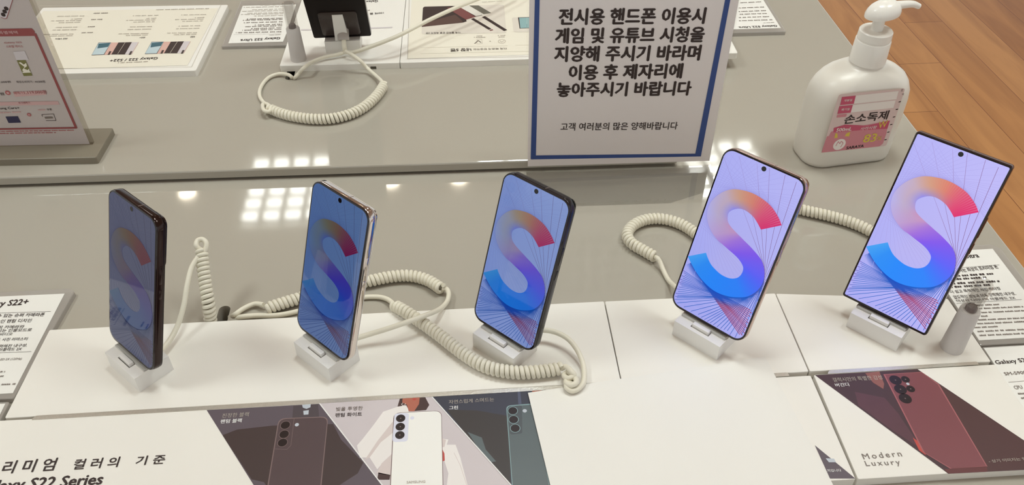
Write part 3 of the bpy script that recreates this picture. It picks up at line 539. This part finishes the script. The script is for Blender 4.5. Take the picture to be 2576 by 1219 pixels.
# ------------------------------------------------------------------ phone stands
def stand(label, x, y, z, yaw, group='white blocks that hold up the phones'):
    t = thing('phone_stand', label, 'phone stand', (x, y, z), (0, 0, yaw), group)
    w, D, h, b = .0236, .0333, .0175, .0006; m = MB()
    xs = [-w, -.0093, .0093, w]; ys = [0, .0042, .0098, D]; v = []; 
    for j in ys:
        for i in xs: v.append((i, j+(.0004 if j == 0 else 0), h-.0003))
    f = []
    for j in range(3):
        for i in range(3):
            if (i, j) != (1, 1): f.append((j*4+i, j*4+i+1, j*4+i+5, j*4+i+4))
    B = len(v)
    for i, j in ((1, 1), (2, 1), (2, 2), (1, 2)): v.append((xs[i], ys[j], h-.0045))
    q = [1*4+1, 1*4+2, 2*4+2, 2*4+1]; f += [(B, B+1, B+2, B+3)]+[(q[k], q[(k+1) % 4], B+(k+1) % 4, B+k)[::-1] for k in range(4)]
    per = [0, 1, 2, 3, 7, 11, 15, 14, 13, 12, 8, 4]; B2 = len(v)
    for k in per: v.append((v[k][0], v[k][1]-(.0004 if v[k][1] < .001 else 0), 0))
    f += [(per[k], B2+k, B2+(k+1) % 12, per[(k+1) % 12]) for k in range(12)]
    m.add(v, f, STANDW); m.build('block', t, True, smooth=30)
    MB().loft([[(-.0225, .0099, h-.0003), (.0225, .0099, h-.0003), (.0225, .0205, h-.0003), (-.0225, .0205, h-.0003)], [(-.0225, .0101, h+.0017), (.0225, .0101, h+.0017), (.0225, .0203, h-.0001), (-.0225, .0203, h-.0001)]], mat('ledge_grey', (196, 194, 188), .3)).build('ledge', t, True)
    MB().box((-.0085, .0052, h-.0044), (.0085, .0096, h+.0028), STANDW, .0007).build('clip_tab', t, True)
    r = MB(); r.loft([[(-.009, .0225, h), (.009, .0225, h), (.009, .0325, h), (-.009, .0325, h)], [(-.007, .0385, h+.042), (.007, .0385, h+.042), (.007, .0420, h+.042), (-.007, .0420, h+.042)]], STANDW); r.build('back_rest', t, True)
    return t
# ------------------------------------------------------------------ wallpaper of the screens, in millimetres of the 77.9 x 163.3 face
OUT = [(70.4, 119.4), (65.3, 124.6), (56.4, 130.5), (46.4, 133.4), (36.5, 134.1), (26.7, 132.4), (19.0, 129.4), (12.3, 123.8), (7.1, 116.0), (4.5, 107.9), (5.0, 99.6), (8.7, 91.7), (14.9, 85.3), (22.8, 80.7), (28.6, 79.2)]
OUT2 = [(28.6, 79.2), (35.1, 77.3), (42.1, 75.4), (47.5, 73.2), (51.9, 70.1), (53.7, 66.9), (53.8, 62.1), (52.0, 57.6), (48.0, 54.2), (43.3, 52.6), (37.1, 52.4), (31.0, 53.9), (25.2, 56.4), (20.4, 60.4), (16.8, 64.5)]
INN = [(55.4, 107.7), (50.3, 111.9), (44.7, 115.4), (37.4, 117.2), (31.2, 116.3), (26.2, 112.7), (23.7, 108.8), (24.2, 104.3), (26.2, 100.5), (30.2, 97.6), (37.3, 94.7), (42, 93)]
INN2 = [(42, 93), (45.6, 91.6), (52.6, 89.1), (60.0, 85.8), (65.6, 82.6), (69.9, 77.6), (72.6, 71.9), (73.7, 66.4), (73.5, 60.1), (70.9, 52.5), (65.7, 45.2), (58.6, 40.4), (50.8, 36.9), (41.4, 34.8), (32.4, 35.2), (23.3, 38.0), (15.0, 42.2), (8.2, 47.1), (1.7, 52.8)]
def even(p, n):
    s = spline([(a, b, 0) for a, b in p], 10); L = [0]
    for a, b in zip(s, s[1:]): L.append(L[-1]+(b-a).length)
    out = []; k = 0
    for i in range(n+1):
        d = L[-1]*i/n
        while k < len(L)-2 and L[k+1] < d: k += 1
        out.append(s[k].lerp(s[k+1], (d-L[k])/max(1e-9, L[k+1]-L[k])))
    return out
NS = 60
EO = even(OUT, NS)+even(OUT2, NS)[1:]; EI = even(INN, NS)+even(INN2, NS)[1:]
RAMP = [(0, (.86, .13, .42)), (.07, (.86, .30, .45)), (.14, (.85, .50, .42)), (.2, (.82, .60, .50)), (.26, (.77, .66, .72)), (.36, (.74, .66, .78)), (.45, (.74, .58, .78)), (.51, (.62, .42, .86)), (.57, (.50, .32, .92)), (.66, (.36, .36, .97)), (.76, (.12, .50, .98)), (.88, (.05, .52, .98)), (.95, (.10, .54, .96)), (1, (.24, .62, .95))]
def ramp(t):
    for (a, c), (b, d) in zip(RAMP, RAMP[1:]):
        if t <= b: k = (t-a)/(b-a); return tuple(x+(y-x)*k for x, y in zip(c, d))
    return RAMP[-1][1]
mix = lambda a, b, k: tuple(x+(y-x)*k for x, y in zip(a, b))
def bgcol(u, v): 
    c = mix((.66, .66, .95), (.74, .72, .97), max(0, min(1, (u*.6+v*.25)/77)));  return mix(c, (.73, .70, .93), max(0, 1-abs(v-75)/45)*.6)
def wallpaper(W, H, r, matl, y0):
    """flat picture of the lit display: background, fan of lines, letter ribbon"""
    mb = MB(); mb.col = []; k = mb.mi(matl); sx, sy = W/77.9*1., H/163.3*1.; x0 = -W/2; bz = .0019; bb = .0026
    def inside(u, v):
        x, y = u*sx, v*sy; a, b, c, d = bz, bb, W-bz, H-bz
        if not (a < x < c and b < y < d): return False
        for cx, cy, qx, qy in ((a+r, b+r, -1, -1), (c-r, b+r, 1, -1), (c-r, d-r, 1, 1), (a+r, d-r, -1, 1)):
            if (x-cx)*qx > 0 and (y-cy)*qy > 0 and (x-cx)**2+(y-cy)**2 > r*r: return False
        return True
    def P(u, v, lay): return V((x0+u*sx, y0-lay*.00004, v*sy))
    def quad(ps, cs):
        b = len(mb.v); mb.v += ps; mb.col += [lin(c) for c in cs]; mb.f.append([b+i for i in range(len(ps))]); mb.m.append(k)
    ol = [(p.x, p.y) for p in rrect(bz, bb, W-bz, H-bz, r, 0, 8)]
    cen = (38.9, 81.6); n = len(ol)
    for i in range(n):
        a, b = ol[i], ol[(i+1) % n]; A = (a[0]/sx, a[1]/sy); B = (b[0]/sx, b[1]/sy); S = 8
        for q in range(S):
            k0, k1 = q/S, (q+1)/S; f = lambda p, t: (cen[0]+(p[0]-cen[0])*t, cen[1]+(p[1]-cen[1])*t)
            pts = [f(A, k0), f(A, k1), f(B, k1), f(B, k0)]
            quad([P(*p, 0) for p in pts][::-1], [bgcol(*p) for p in pts][::-1])
    def line(p, d, lo, hi, w, cf, lay):
        ns = 26; nn = V((-d.y, d.x, 0))*w/2; prev = None
        for i in range(ns):
            a, b = p+d*(lo+(hi-lo)*i/ns), p+d*(lo+(hi-lo)*(i+1)/ns); m_ = (a+b)/2
            if not (inside(m_.x, m_.y) and inside(a.x*.7+m_.x*.3, a.y*.7+m_.y*.3) and inside(b.x*.7+m_.x*.3, b.y*.7+m_.y*.3)): continue
            quad([P((a-nn).x, (a-nn).y, lay), P((b-nn).x, (b-nn).y, lay), P((b+nn).x, (b+nn).y, lay), P((a+nn).x, (a+nn).y, lay)], [cf(a, i/ns), cf(b, (i+1)/ns), cf(b, (i+1)/ns), cf(a, i/ns)])
    low = even(INN2[4:], 70)
    def cl_left(p, t):
        return mix(mix((.06, .34, .76), (.22, .46, .80), t), (.52, .26, .62), max(0, min(1, (6-min(p.x, p.y))/5)))
    def cl_right(p, t):
        k = max(0, min(1, (min((p-q).length for q in low[14::3])-5.5)/5)); return mix((.05, .30, .74), (.66, .10, .28), k)
    def cl_up(p, t):
        return mix(bgcol(p.x, p.y), (.46, .26, .44), max(.22, .92-abs(p.x-70)/55))
    for i in range(2, 63):
        p = low[i]; d = (low[min(i+1, 70)]-low[i-1]).normalized()
        if i < 27 and i % 2 == 0: line(p, -d, 0, 135, .30, cl_up, 1)
        if 8 < i < 47: line(p, d, 0, 110, .50, cl_left, 1.0)
        if 43 < i < 60: line(p, -d, 0, 90, .62, cl_right, 1.4)
    for i in range(26, 66):                                 # the ribbon's own soft drop shadow in the picture
        nrm = [V(((low[q+1]-low[q-1]).y, -(low[q+1]-low[q-1]).x, 0)).normalized() for q in (i, i+1)]; nrm = [n_ if n_.dot(V((36, 60, 0))-low[i]) < 0 else -n_ for n_ in nrm]
        for q in range(4):
            c = [mix((.04, .26, .70), bgcol(low[i].x, low[i].y-8), e**.6) for e in (q/4, (q+1)/4)]; pp = [low[i]+nrm[0]*6*q/4, low[i+1]+nrm[1]*6*q/4, low[i+1]+nrm[1]*6*(q+1)/4, low[i]+nrm[0]*6*(q+1)/4]
            if all(inside(z.x, z.y) for z in pp): quad([P(z.x, z.y, .5) for z in pp], [c[0], c[0], c[1], c[1]])
    upl = even(OUT, 46)
    for i in range(4, 46):
        p = upl[i]; d = (upl[min(i+1, 46)]-upl[i-1]).normalized(); cf = lambda q, t: mix(bgcol(q.x, q.y), (.55, .50, .80), .45*(1-t*.8))
        line(p, d, 0, 70, .24, cf, .8); line(p, -d, 0, 70, .24, cf, .8)
    CR = 6; n2 = len(EO); rows = []
    for i in range(n2):
        t = i/(n2-1); base = ramp(t); row = []
        for q in range(CR+1):
            s = q/CR; p = EO[i].lerp(EI[i], s); c = base
            hump = max(0, 1-abs(t-.25)/.19); c = mix(c, (.50, .50, .97), hump*max(0, (s-.45)/.55)**1.5*.8)
            c = mix(c, bgcol(p.x, p.y), max(0, 1-abs(t-.36)/.14)*max(0, 1-s/.55)*.8)
            c = mix(c, (.84, .52, .66), max(0, 1-abs(t-.4)/.09)*max(0, (s-.6)/.4)*.5)
            row.append((p, c))
        rows.append(row)
    for a, b in zip(rows, rows[1:]):
        for q in range(CR):
            ps = [a[q], b[q], b[q+1], a[q+1]]; quad([P(p.x, p.y, 2.4) for p, c in ps], [c for p, c in ps])
    for i in range(1, 22):                                  # pale ray lines in the red end
        j = i*1; p = EI[min(j, NS)]*.75+EO[j]*.25; q = EO[j]; d = (q-p); nn = V((-d.y, d.x, 0)).normalized()*.13; a1 = max(0, 1-i/22)
        quad([P(p.x-nn.x*.4, p.y-nn.y*.4, 2.9), P(q.x-nn.x, q.y-nn.y, 2.9), P(q.x+nn.x, q.y+nn.y, 2.9), P(p.x+nn.x*.4, p.y+nn.y*.4, 2.9)], [ramp(j/(2*NS)), mix(ramp(j/(2*NS)), (.95, .72, .80), .8*a1), mix(ramp(j/(2*NS)), (.95, .72, .80), .8*a1), ramp(j/(2*NS))])
    return mb
def screen_mat(i, tint, s):
    m = bpy.data.materials.new('lit_display_%s' % i); m.use_nodes = True; nt = m.node_tree; b = nt.nodes['Principled BSDF']
    a = nt.nodes.new('ShaderNodeVertexColor'); a.layer_name = 'picture'; mx = nt.nodes.new('ShaderNodeMix'); mx.data_type = 'RGBA'; mx.blend_type = 'MULTIPLY'; mx.inputs['Factor'].default_value = 1
    mx.inputs['B'].default_value = (*tint, 1); nt.links.new(a.outputs['Color'], mx.inputs['A']); nt.links.new(mx.outputs['Result'], b.inputs['Emission Color'])
    b.inputs['Emission Strength'].default_value = s; b.inputs['Base Color'].default_value = (.004, .004, .005, 1); b.inputs['Roughness'].default_value = .04; b.inputs['Specular IOR Level'].default_value = .4
    return m
GLASS = mat('bezel_glass', (26, 14, 14), .06)
def phone(label, loc, yaw, tilt, W, H, T, rc, frame_m, back_m, tint, sid, group='smartphones standing on white blocks', screen=True, soft=True):
    t = thing('smartphone', label, 'phone', loc, (-tilt, 0, yaw), group)
    m = MB(); prof = [(0, .0010), (.0002, .0004), (.0012, .00005), (T*.3, 0), (T*.7, 0), (T-.0012, .00005), (T-.0002, .0004), (T, .0010)] if not soft else [(0, .0011), (.0003, .0006), (.001, .0002), (T*.3, 0), (T*.7, 0), (T-.001, .0002), (T-.0003, .0006), (T, .0011)]
    rings = []
    for y, i in prof: rings.append([V((p.x, y, p.y)) for p in rrect(-W/2+i, i, W/2-i, H-i, max(rc-i, .0008), 0, 8)])
    m.loft(rings, frame_m); m.build('frame', t, True, smooth=50)
    g = MB(); i = .0004; g.loft([[V((p.x, y, p.y)) for p in rrect(-W/2+i+e, i+e, W/2-i-e, H-i-e, max(rc-i-e, .0006), 0, 8)] for y, e in ((.0009, 0), (-.0002, .0001), (-.0004, .0006))], GLASS); g.build('front_glass', t, True)
    g = MB(); g.loft([[V((p.x, y, p.y)) for p in rrect(-W/2+i+e, i+e, W/2-i-e, H-i-e, max(rc-i-e, .0006), 0, 8)] for y, e in ((T-.0003, 0), (T+.0002, .0001), (T+.0004, .0006))], back_m); g.build('back_panel', t, True)
    if screen:
        sc_ = wallpaper(W, H, max(rc-.0022, .0012), screen_mat(sid, tint, 1.), -.00046); sc_.build('screen', t, True, smooth=0)
        h_ = MB(); h_.add([(.0021*math.cos(2*math.pi*j/24), -.00066, H-.0053+.0021*math.sin(2*math.pi*j/24)) for j in range(24)], [tuple(range(24))], mat('lens_black', (14, 8, 8), .1)); h_.build('camera_hole', t, True, smooth=0)
    for a, b in ((.60, .715), (.505, .565)):
        MB().box((W/2-.0008, T*.33, H*a), (W/2+.00045, T*.67, H*b), frame_m, .0004).build('side_button', t, True)
    s = MB(); s.box((.0065, .0009, H-.0006), (.0072, T-.0009, H+.00003), mat('antenna_line', (120, 104, 98), .4)); s.build('antenna_line', t, True, smooth=0)
    cm = MB(); cm.loft([[V((p.x, y, p.y)) for p in rrect(W/2-.0230+e, H-.046+e, W/2-.0012-e, H-.0012-e, .006, 0, 6)] for y, e in ((T, 0), (T+.0016, .0003), (T+.0019, .0008))], frame_m); cm.build('camera_module', t, True)
    for q in range(3):
        MB().lathe([(.0055, 0), (.0055, .0004), (.0048, .0005)], mat('lens_black', (14, 8, 8), .1), 24, M.Translation((W/2-.0115, T+.0019, H-.0095-q*.0135)) @ M.Rotation(-math.pi/2, 4, 'X')).build('camera_lens', t, True)
    return t
PY, PZ, TILT = .0127, .0204, .3311
FR = {1: mat('frame_dark', (44, 26, 22), .12, metal=.5), 2: mat('frame_silver', (214, 204, 198), .06, metal=1.), 3: mat('frame_black', (40, 36, 38), .2, metal=.4), 4: mat('frame_rose', (196, 170, 156), .08, metal=1.), 5: mat('frame_burgundy', (70, 34, 32), .12, metal=.7)}
BK = {1: mat('back_black', (40, 30, 28), .4), 2: mat('back_white', (236, 234, 230), .4), 3: mat('back_green', (48, 60, 56), .4), 4: mat('back_pink', (226, 200, 190), .4), 5: mat('back_burgundy', (84, 42, 46), .4)}
ST = {1: (-.30665, .49417, -43.756), 2: (-.14385, .49380, -45.104), 3: (.01439, .49331, -44.247), 4: (.19591, .49443, -46.483), 5: (.35814, .49277, -45.661)}
VIEW_TINT = {1: (.09, .11, .11), 2: (.14, .27, .30), 3: (.38, .56, .58), 4: (.86, .91, .93), 5: (1, 1, .98)}  # oblique-view dimming and blue shift of the displays put into their colour
DIM = {1: (.0706, .146, .0076, .0105), 2: (.0706, .146, .0076, .0105), 3: (.0706, .146, .0076, .0105), 4: (.0761, .1574, .0076, .0105), 5: (.0779, .1633, .0089, .0026)}
PLAB = {1: 'black smartphone with dim screen, leftmost of the five standing phones', 2: 'smartphone with polished silver frame and dim blue screen', 3: 'black-framed smartphone standing in the middle of the row', 4: 'smartphone with rose metal frame standing right of the clear sign', 5: 'tall square-cornered burgundy smartphone beside the frosted pen holder'}
SLAB = {1: 'white block stand under the leftmost black phone', 2: 'white block stand under the silver-framed phone', 3: 'white block stand under the middle black-framed phone', 4: 'white block stand under the rose-framed fourth phone', 5: 'white block stand under the square-cornered burgundy phone'}
for i in range(1, 6):
    x, y, a = ST[i]; a = math.radians(a); W, H, T, rc = DIM[i]
    stand(SLAB[i], x, y, 0, a)
    phone(PLAB[i], (x-math.sin(a)*PY, y+math.cos(a)*PY, PZ), a, TILT, W, H, T, rc, FR[i], BK[i], VIEW_TINT[i], i, soft=i != 5)
# back phone, seen from behind
bx, by = -.1605, 1.075; yb = math.radians(180.5)
stand('white block stand under the dark phone on the back board', bx, by, ZB, yb)
bp = phone('dark smartphone seen from behind on the back board', (bx-math.sin(yb)*PY, by+math.cos(yb)*PY, ZB+PZ), yb, math.radians(24), .0779, .1633, .0089, .003, mat('frame_near_black', (30, 16, 14), .2, metal=.5), mat('back_near_black', (18, 8, 6), .55, spec=.2), (1, 1, 1), 6, screen=False, soft=False)
m = MB(); m.loft([[V((p.x, y, p.y)) for p in rrect(-.0255+e, .006+e, .0255-e, .052-e, .004, 0, 5)] for y, e in ((.0089, 0), (.0103, .0002), (.0107, .0009))], mat('mount_grey', (50, 38, 35), .25)); m.build('security_plate', bp, True)
# ------------------------------------------------------------------ pen holders
FROST = mat('frosted_white', (206, 200, 196), .5, trans=0.)
CLEAR = acrylic('clear_tube', (.84, .83, .82))
def pen_holder(label, x, y, z, h1, h2, r0, r1):
    t = thing('pen_holder', label, 'pen holder', (x, y, z), group='frosted pen holders with clear tops')
    MB().lathe([(r0, 0), (r0, .002), (r1, h1-.001), (r1-.0006, h1), (.0045, h1), (.0042, h1+.002)], FROST, 40, None).build('frosted_base', t, True)
    MB().lathe([(r1-.0002, h1), (r1-.0012, h1+.004), (r1-.0008, h2-.001), (r1-.0012, h2), (r1-.0030, h2-.0005), (r1-.0034, h1+.006), (.001, h1+.004)], CLEAR, 40, None, (False, True)).build('clear_tube', t, True)
    MB().lathe([(.0048, h1), (.0048, h1+.003), (.0038, h1+.0048), (.0008, h1+.0052)], mat('pen_grey', (128, 116, 112), .35), 24).build('pen_end', t, True)
    return t
pen_holder('frosted pen holder with clear top beside the burgundy phone', .4270, .4775, 0, .048, .0795, .0100, .0085)
pen_holder('frosted pen holder with clear top on the back board', -.2195, 1.0285, ZB, .046, .080, .0105, .0088)
# ------------------------------------------------------------------ hand sanitiser bottle
BOT = mat('bottle_milky', (230, 225, 215), .32, sss=.15); CAPM = mat('pump_white', (238, 234, 226), .22)
bt = thing('sanitizer_bottle', 'milky white pump bottle of hand sanitizer with pink label', 'bottle', (.4445, .7965, ZT), (0, 0, math.radians(7)))
m = MB(); rings = []
for z, w, d, r in ((0, .1040, .0540, .020), (.0015, .1075, .0575, .021), (.006, .1090, .0595, .022), (.03, .1105, .0605, .023), (.06, .1120, .0610, .0235), (.078, .1120, .0610, .024), (.089, .1105, .060, .025), (.098, .1050, .058, .027), (.105, .0950, .054, .026), (.110, .081, .050, .0235), (.114, .062, .045, .0215), (.1165, .047, .040, .0195), (.1185, .037, .036, .0178), (.122, .0350, .0350, .0174)):
    rings.append(rrect(-w/2, -d/2, w/2, d/2, r, z, 8))
m.loft(rings, BOT); m.build('bottle_body', bt, True, smooth=60)
MB().lathe([(.0176, .1205), (.0192, .121), (.0185, .146), (.0182, .1466), (.0172, .1470), (.0172, .1485), (.0178, .1488), (.0174, .1565), (.0165, .1575), (.006, .1578)], CAPM, 48).build('screw_cap', bt, True)
MB().lathe([(.0065, .1575), (.0058, .176)], CAPM, 24).build('pump_stem', bt, True)
hd = MB(); rr = []
for z, k, ex in ((.1740, .90, 0), (.1745, .99, 0), (.1775, 1.0, 0), (.1815, .93, 0), (.185, .80, 0), (.1877, .60, 0), (.1892, .36, 0), (.1897, .1, 0)):
    rr.append([V((.0015+.0190*k*math.cos(a)*(1.0), .0145*k*math.sin(a), z+.0025*math.cos(a)*k)) for a in [2*math.pi*j/36 for j in range(36)]])
hd.loft(rr, CAPM)
hd.build('pump_head', bt, True, smooth=60)
nz_ = MB(); pts = spline([(.014, 0, .1835), (.024, 0, .1838), (.034, 0, .1832), (.042, 0, .1800)], 6); nz_.tube(pts, [.0048-.0018*i/(len(pts)-1) for i in range(len(pts))], CAPM, 14); nz_.build('nozzle', bt, True, smooth=60)
# label printed on the front face of the bottle
bm = world_m(bt); fn = (bm.to_3x3() @ V((0, -1, 0))).normalized(); fp = bm @ V((0, -.03075, .05)); BP = Plane(fp, fn)
m = MB(); LPK = mat('label_blush', (222, 198, 194), .4); LWH = mat('label_white', (240, 232, 226), .4); LMG = mat('label_magenta', (200, 80, 110), .4); LRO = mat('label_rose', (210, 134, 144), .4); LYE = mat('label_yellow', (220, 194, 76), .4); LIN = mat('label_ink', (40, 24, 24), .4)
def Lp(x, y): return (2050+x/5.3, 210+y/5.3)
def lf(px, mm, lift, r=0): flat(m, BP, [Lp(*p) for p in px], mm, lift, r)
lf([(320, 145), (1205, 62), (950, 830), (85, 922)], LPK, .0001, .003)
lf([(215, 640), (1000, 490), (915, 760), (85, 920), (110, 850)], LRO, .0002); lf([(85, 920), (160, 700), (960, 640), (905, 800), (860, 835)], LRO, .00018, .001)
lf([(250, 590), (400, 545), (560, 552), (700, 560), (1000, 492), (965, 600), (600, 620), (245, 650)], LMG, .00026)
lf([(545, 160), (1115, 98), (1085, 208), (520, 268)], LWH, .0002); lf([(505, 285), (1075, 222), (1045, 322), (475, 385)], LWH, .0002)
lf([(360, 178), (543, 160), (515, 268), (335, 285)], LMG, .0003); lf([(325, 300), (505, 283), (475, 386), (298, 402)], LMG, .0003); lf([(298, 412), (425, 402), (415, 440), (285, 453)], LRO, .0003, .001)
lf([(275, 655), (300, 668), (300, 720), (255, 725)], LYE, .0003); lf([(420, 662), (470, 640), (455, 702), (395, 700)], LYE, .0003); lf([(300, 664), (425, 652), (410, 690), (290, 705)], LRO, .00028)
disc(m, BP, Lp(325, 810), .0075, LWH, .0003, 28); stroke(m, BP, [Lp(275, 830), Lp(310, 770), Lp(330, 800), Lp(350, 765), Lp(375, 790), Lp(340, 845)], .0008, LRO, .0004)
for i in range(6): stroke(m, BP, [Lp(1115-i*38, 245+i*101), Lp(1145-i*38, 238+i*101)], .0012, LIN, .0003)
m.build('label', bt, smooth=0); m = MB()
def lw(body, A, B, C, mm, bold=0, sl=0): write(m, BP, body, Lp(*A), Lp(*B), Lp(*C), mm, bold, .0004, slant=sl)
lw('손소독제', (380, 540), (955, 475), (415, 420), LIN, .02); lw('개봉일', (380, 242), (490, 232), (388, 210), LWH, .01); lw('폐기일', (345, 362), (455, 352), (353, 330), LWH, .01)
lw('500mL', (280, 640), (482, 622), (290, 595), LWH, .02); lw('사라사랑', (600, 622), (815, 598), (606, 580), LWH, .005); lw('W', (835, 598), (950, 575), (850, 510), LYE, .01); lw('83', (632, 785), (800, 768), (658, 678), LYE, .025); lw('%', (815, 756), (880, 750), (828, 705), LYE, .005)
lw('SARAYA', (412, 875), (645, 845), (422, 838), LIN, .03); lw('모', (1140, 105), (1170, 100), (1146, 75), INKG, .0); lw('액', (1155, 160), (1180, 156), (1160, 130), INKG, .0)
m.build('lettering', bt, smooth=0)
# ------------------------------------------------------------------ cables
CR_, WR = .0042, .0021
def P3(x, y, z): return at(x, y, z)
def cable(name, label, coil, cords, z0=None, cr=CR_, wr=WR, group='cream coiled security cables', pitch=.0043, ring=None):
    first = coil[0]; t = thing(name, label, 'cable', first, group=group)
    c = MB(); c.tube(helix(spline(coil, 10), cr, pitch), wr, CABLE, 8); c.build('coil', t, smooth=80)
    for q in cords:
        k = MB(); k.tube(spline(q, 8), .0024, CABLE, 12); k.build('cord', t, smooth=80)
    return t
ZC = CR_+WR+.0002                              # height of a coil lying on the boards
zk = ZT+ZC
# leftmost phone: the coil stands up out of the cable hole
cable('coiled_cable', 'coiled cable rising from the counter behind the leftmost phone', [P3(530, 808, -.0055), P3(524, 762, .013), P3(516, 710, .027), P3(510, 660, .039), P3(507, 630, .046)],
      [[P3(507, 630, .046)+V((0, 0, .0)), P3(494, 618, .051), P3(497, 605, .053), P3(510, 602, .053), P3(519, 612, .051), P3(515, 630, .047), P3(497, 648, .044), P3(481, 675, .040), P3(470, 720, .033), P3(463, 765, .024), P3(448, 815, .014), P3(425, 858, .009), P3(400, 884, .009)]])
# silver phone
cable('coiled_cable', 'coiled cable arching from behind the silver phone to a loose end', [P3(672, 775, zk), P3(705, 764, zk), P3(745, 752, zk), P3(800, 735, zk), P3(860, 718, zk), P3(930, 706, zk), P3(980, 696, zk), P3(1030, 693, zk), P3(1075, 704, zk), P3(1112, 727, zk+.001)],
      [[P3(579, 797, ZT-.006), P3(592, 790, ZT+.003), P3(612, 776, ZT+.004), P3(640, 764, ZT+.004), P3(663, 766, zk)], [P3(1112, 726, zk), P3(1124, 727, zk), P3(1129, 741, zk), P3(1122, 762, zk+.002), P3(1100, 780, .012), P3(1050, 800, .018), P3(985, 823, .016), P3(930, 840, .012), P3(890, 852, .011), P3(868, 858, .012)]])
# middle phone
cable('coiled_cable', 'coiled cable sweeping in front of the middle phone', [P3(992, 768, zk+.006), P3(1020, 783, ZC), P3(1050, 803, ZC), P3(1100, 838, ZC), P3(1150, 877, ZC), P3(1195, 908, ZC), P3(1240, 927, ZC), P3(1300, 936, ZC), P3(1360, 933, ZC), P3(1412, 926, ZC)],
      [[P3(584, 801, ZT-.006), P3(610, 796, ZT+.003), P3(645, 793, ZT+.003), P3(700, 792, ZT+.003), P3(760, 780, ZT+.003), P3(830, 762, ZT+.003), P3(900, 749, ZT+.003), P3(945, 746, ZT+.003), P3(972, 751, ZT+.004), P3(990, 763, zk)],
       [P3(1412, 926, ZC), P3(1424, 922, .010), P3(1438, 934, .012), P3(1444, 943, .010), P3(1430, 951, .008), P3(1419, 944, .006), P3(1428, 937, .006), P3(1445, 949, .008), P3(1450, 960, .010), P3(1438, 968, .009), P3(1424, 962, .007), P3(1428, 953, .005), P3(1440, 957, .004), P3(1444, 966, .004)],
       [P3(1444, 966, .004), P3(1430, 962, .006), P3(1425, 972, .006), P3(1438, 982, .005), P3(1456, 976, .005), P3(1469, 957, .005), P3(1468, 920, .006), P3(1455, 885, .009), P3(1435, 857, .012), P3(1410, 840, .013), P3(1380, 831, .013), P3(1350, 830, .013)]])
# rose phone
cable('coiled_cable', 'coiled cable hooked like a C left of the rose-framed phone', [P3(1800, 640, zk), P3(1770, 605, zk), P3(1738, 578, zk), P3(1705, 560, zk), P3(1665, 550, zk), P3(1625, 552, zk), P3(1592, 567, zk), P3(1578, 590, zk), P3(1590, 612, zk), P3(1620, 630, zk), P3(1648, 646, zk)],
      [[P3(1648, 646, zk), P3(1655, 650, zk+.003), P3(1661, 660, zk+.001), P3(1670, 682, ZT+.004), P3(1684, 707, ZT+.004), P3(1710, 730, .008), P3(1750, 765, .014)]])
cable('coiled_cable', 'coiled cable stretched between the rose and the burgundy phone', [P3(1950, 512, zk), P3(1985, 519, zk), P3(2030, 530, zk), P3(2080, 541, zk), P3(2130, 555, zk), P3(2175, 573, zk), P3(2215, 597, zk), P3(2240, 625, zk)],
      [[P3(2240, 625, zk), P3(2255, 660, ZT+.006), P3(2250, 720, .004), P3(2235, 760, .012)]])
# back cables
zq = ZS+ZC
cable('coiled_cable', 'coiled cable lying in a loop on the back slab', [P3(678, 273, zq), P3(705, 284, zq), P3(740, 293, zq), P3(790, 299, zq), P3(840, 297, zq), P3(885, 285, zq), P3(920, 266, zq), P3(948, 240, zq), P3(966, 214, zq)],
      [[P3(733, 200, ZS-.008), P3(733, 193, ZS+.004), P3(722, 187, ZS+.005), P3(700, 186, ZS+.004), P3(675, 196, ZS+.003), P3(657, 218, ZS+.003), P3(653, 240, ZS+.003), P3(664, 258, ZS+.004), P3(680, 268, ZS+.009), P3(677, 280, ZS+.010), P3(664, 277, ZS+.009), P3(661, 263, ZS+.008), P3(672, 262, zq), P3(680, 271, zq)],
       [P3(966, 214, zq), P3(958, 202, zq+.003), P3(945, 190, ZS+.006), P3(925, 172, ZS+.008), P3(905, 152, ZB+.010), P3(885, 137, ZB+.016), P3(868, 128, ZB+.020)]], cr=.0046, wr=.0022, pitch=.0048)
ch = thing('charging_cable', 'white charging cable plugged into the dark phone, trailing to upper right', 'cable', P3(866, 110, ZB+.02))
pw = P3(861, 62, ZB+.037); pe = P3(866, 118, ZB+.014); PLUG = mat('plug_translucent', (186, 178, 172), .25)
dv = (pe-pw); mm_ = MB(); rr = []
w_ = V((1, 0, 0)); u_ = dv.normalized(); n_ = w_.cross(u_)
for s_, a, b in ((0, .003, .002), (.04, .006, .0035), (.15, .0078, .0045), (.7, .0078, .005), (.8, .0078, .005), (.82, .007, .0042)):
    rr.append([pw+dv*s_*.85+w_*(a*math.cos(2*math.pi*j/20))+n_*(b*math.sin(2*math.pi*j/20)) for j in range(20)])
mm_.loft(rr, PLUG); mm_.build('plug', ch, smooth=60)
MB().tube(spline([pw+dv*.68, pe, P3(868, 126, ZB+.009), P3(869, 132, ZB+.006)], 6), .0032, CABLE, 12).build('strain_relief', ch, smooth=80)
MB().tube(spline([P3(868, 131, ZB+.007), P3(890, 131, ZB+.012), P3(930, 118, ZB+.020), P3(970, 103, ZB+.026), P3(1010, 86, ZB+.030), P3(1080, 50, ZB+.034), P3(1150, 18, ZB+.036), P3(1215, -8, ZB+.034), P3(1300, -45, ZB+.03)], 8), .0027, CABLE, 12).build('cord', ch, smooth=80)
MB().tube(spline([P3(868, 131, ZB+.006), P3(845, 138, ZB+.006), P3(815, 144, ZB+.005), P3(785, 156, ZB+.004), P3(765, 170, ZB+.006), P3(752, 184, ZS+.008), P3(742, 195, ZS+.003), P3(737, 201, ZS-.008)], 8), .0024, CABLE, 12).build('cord', ch, smooth=80)
bpy.data.objects.remove(_to)
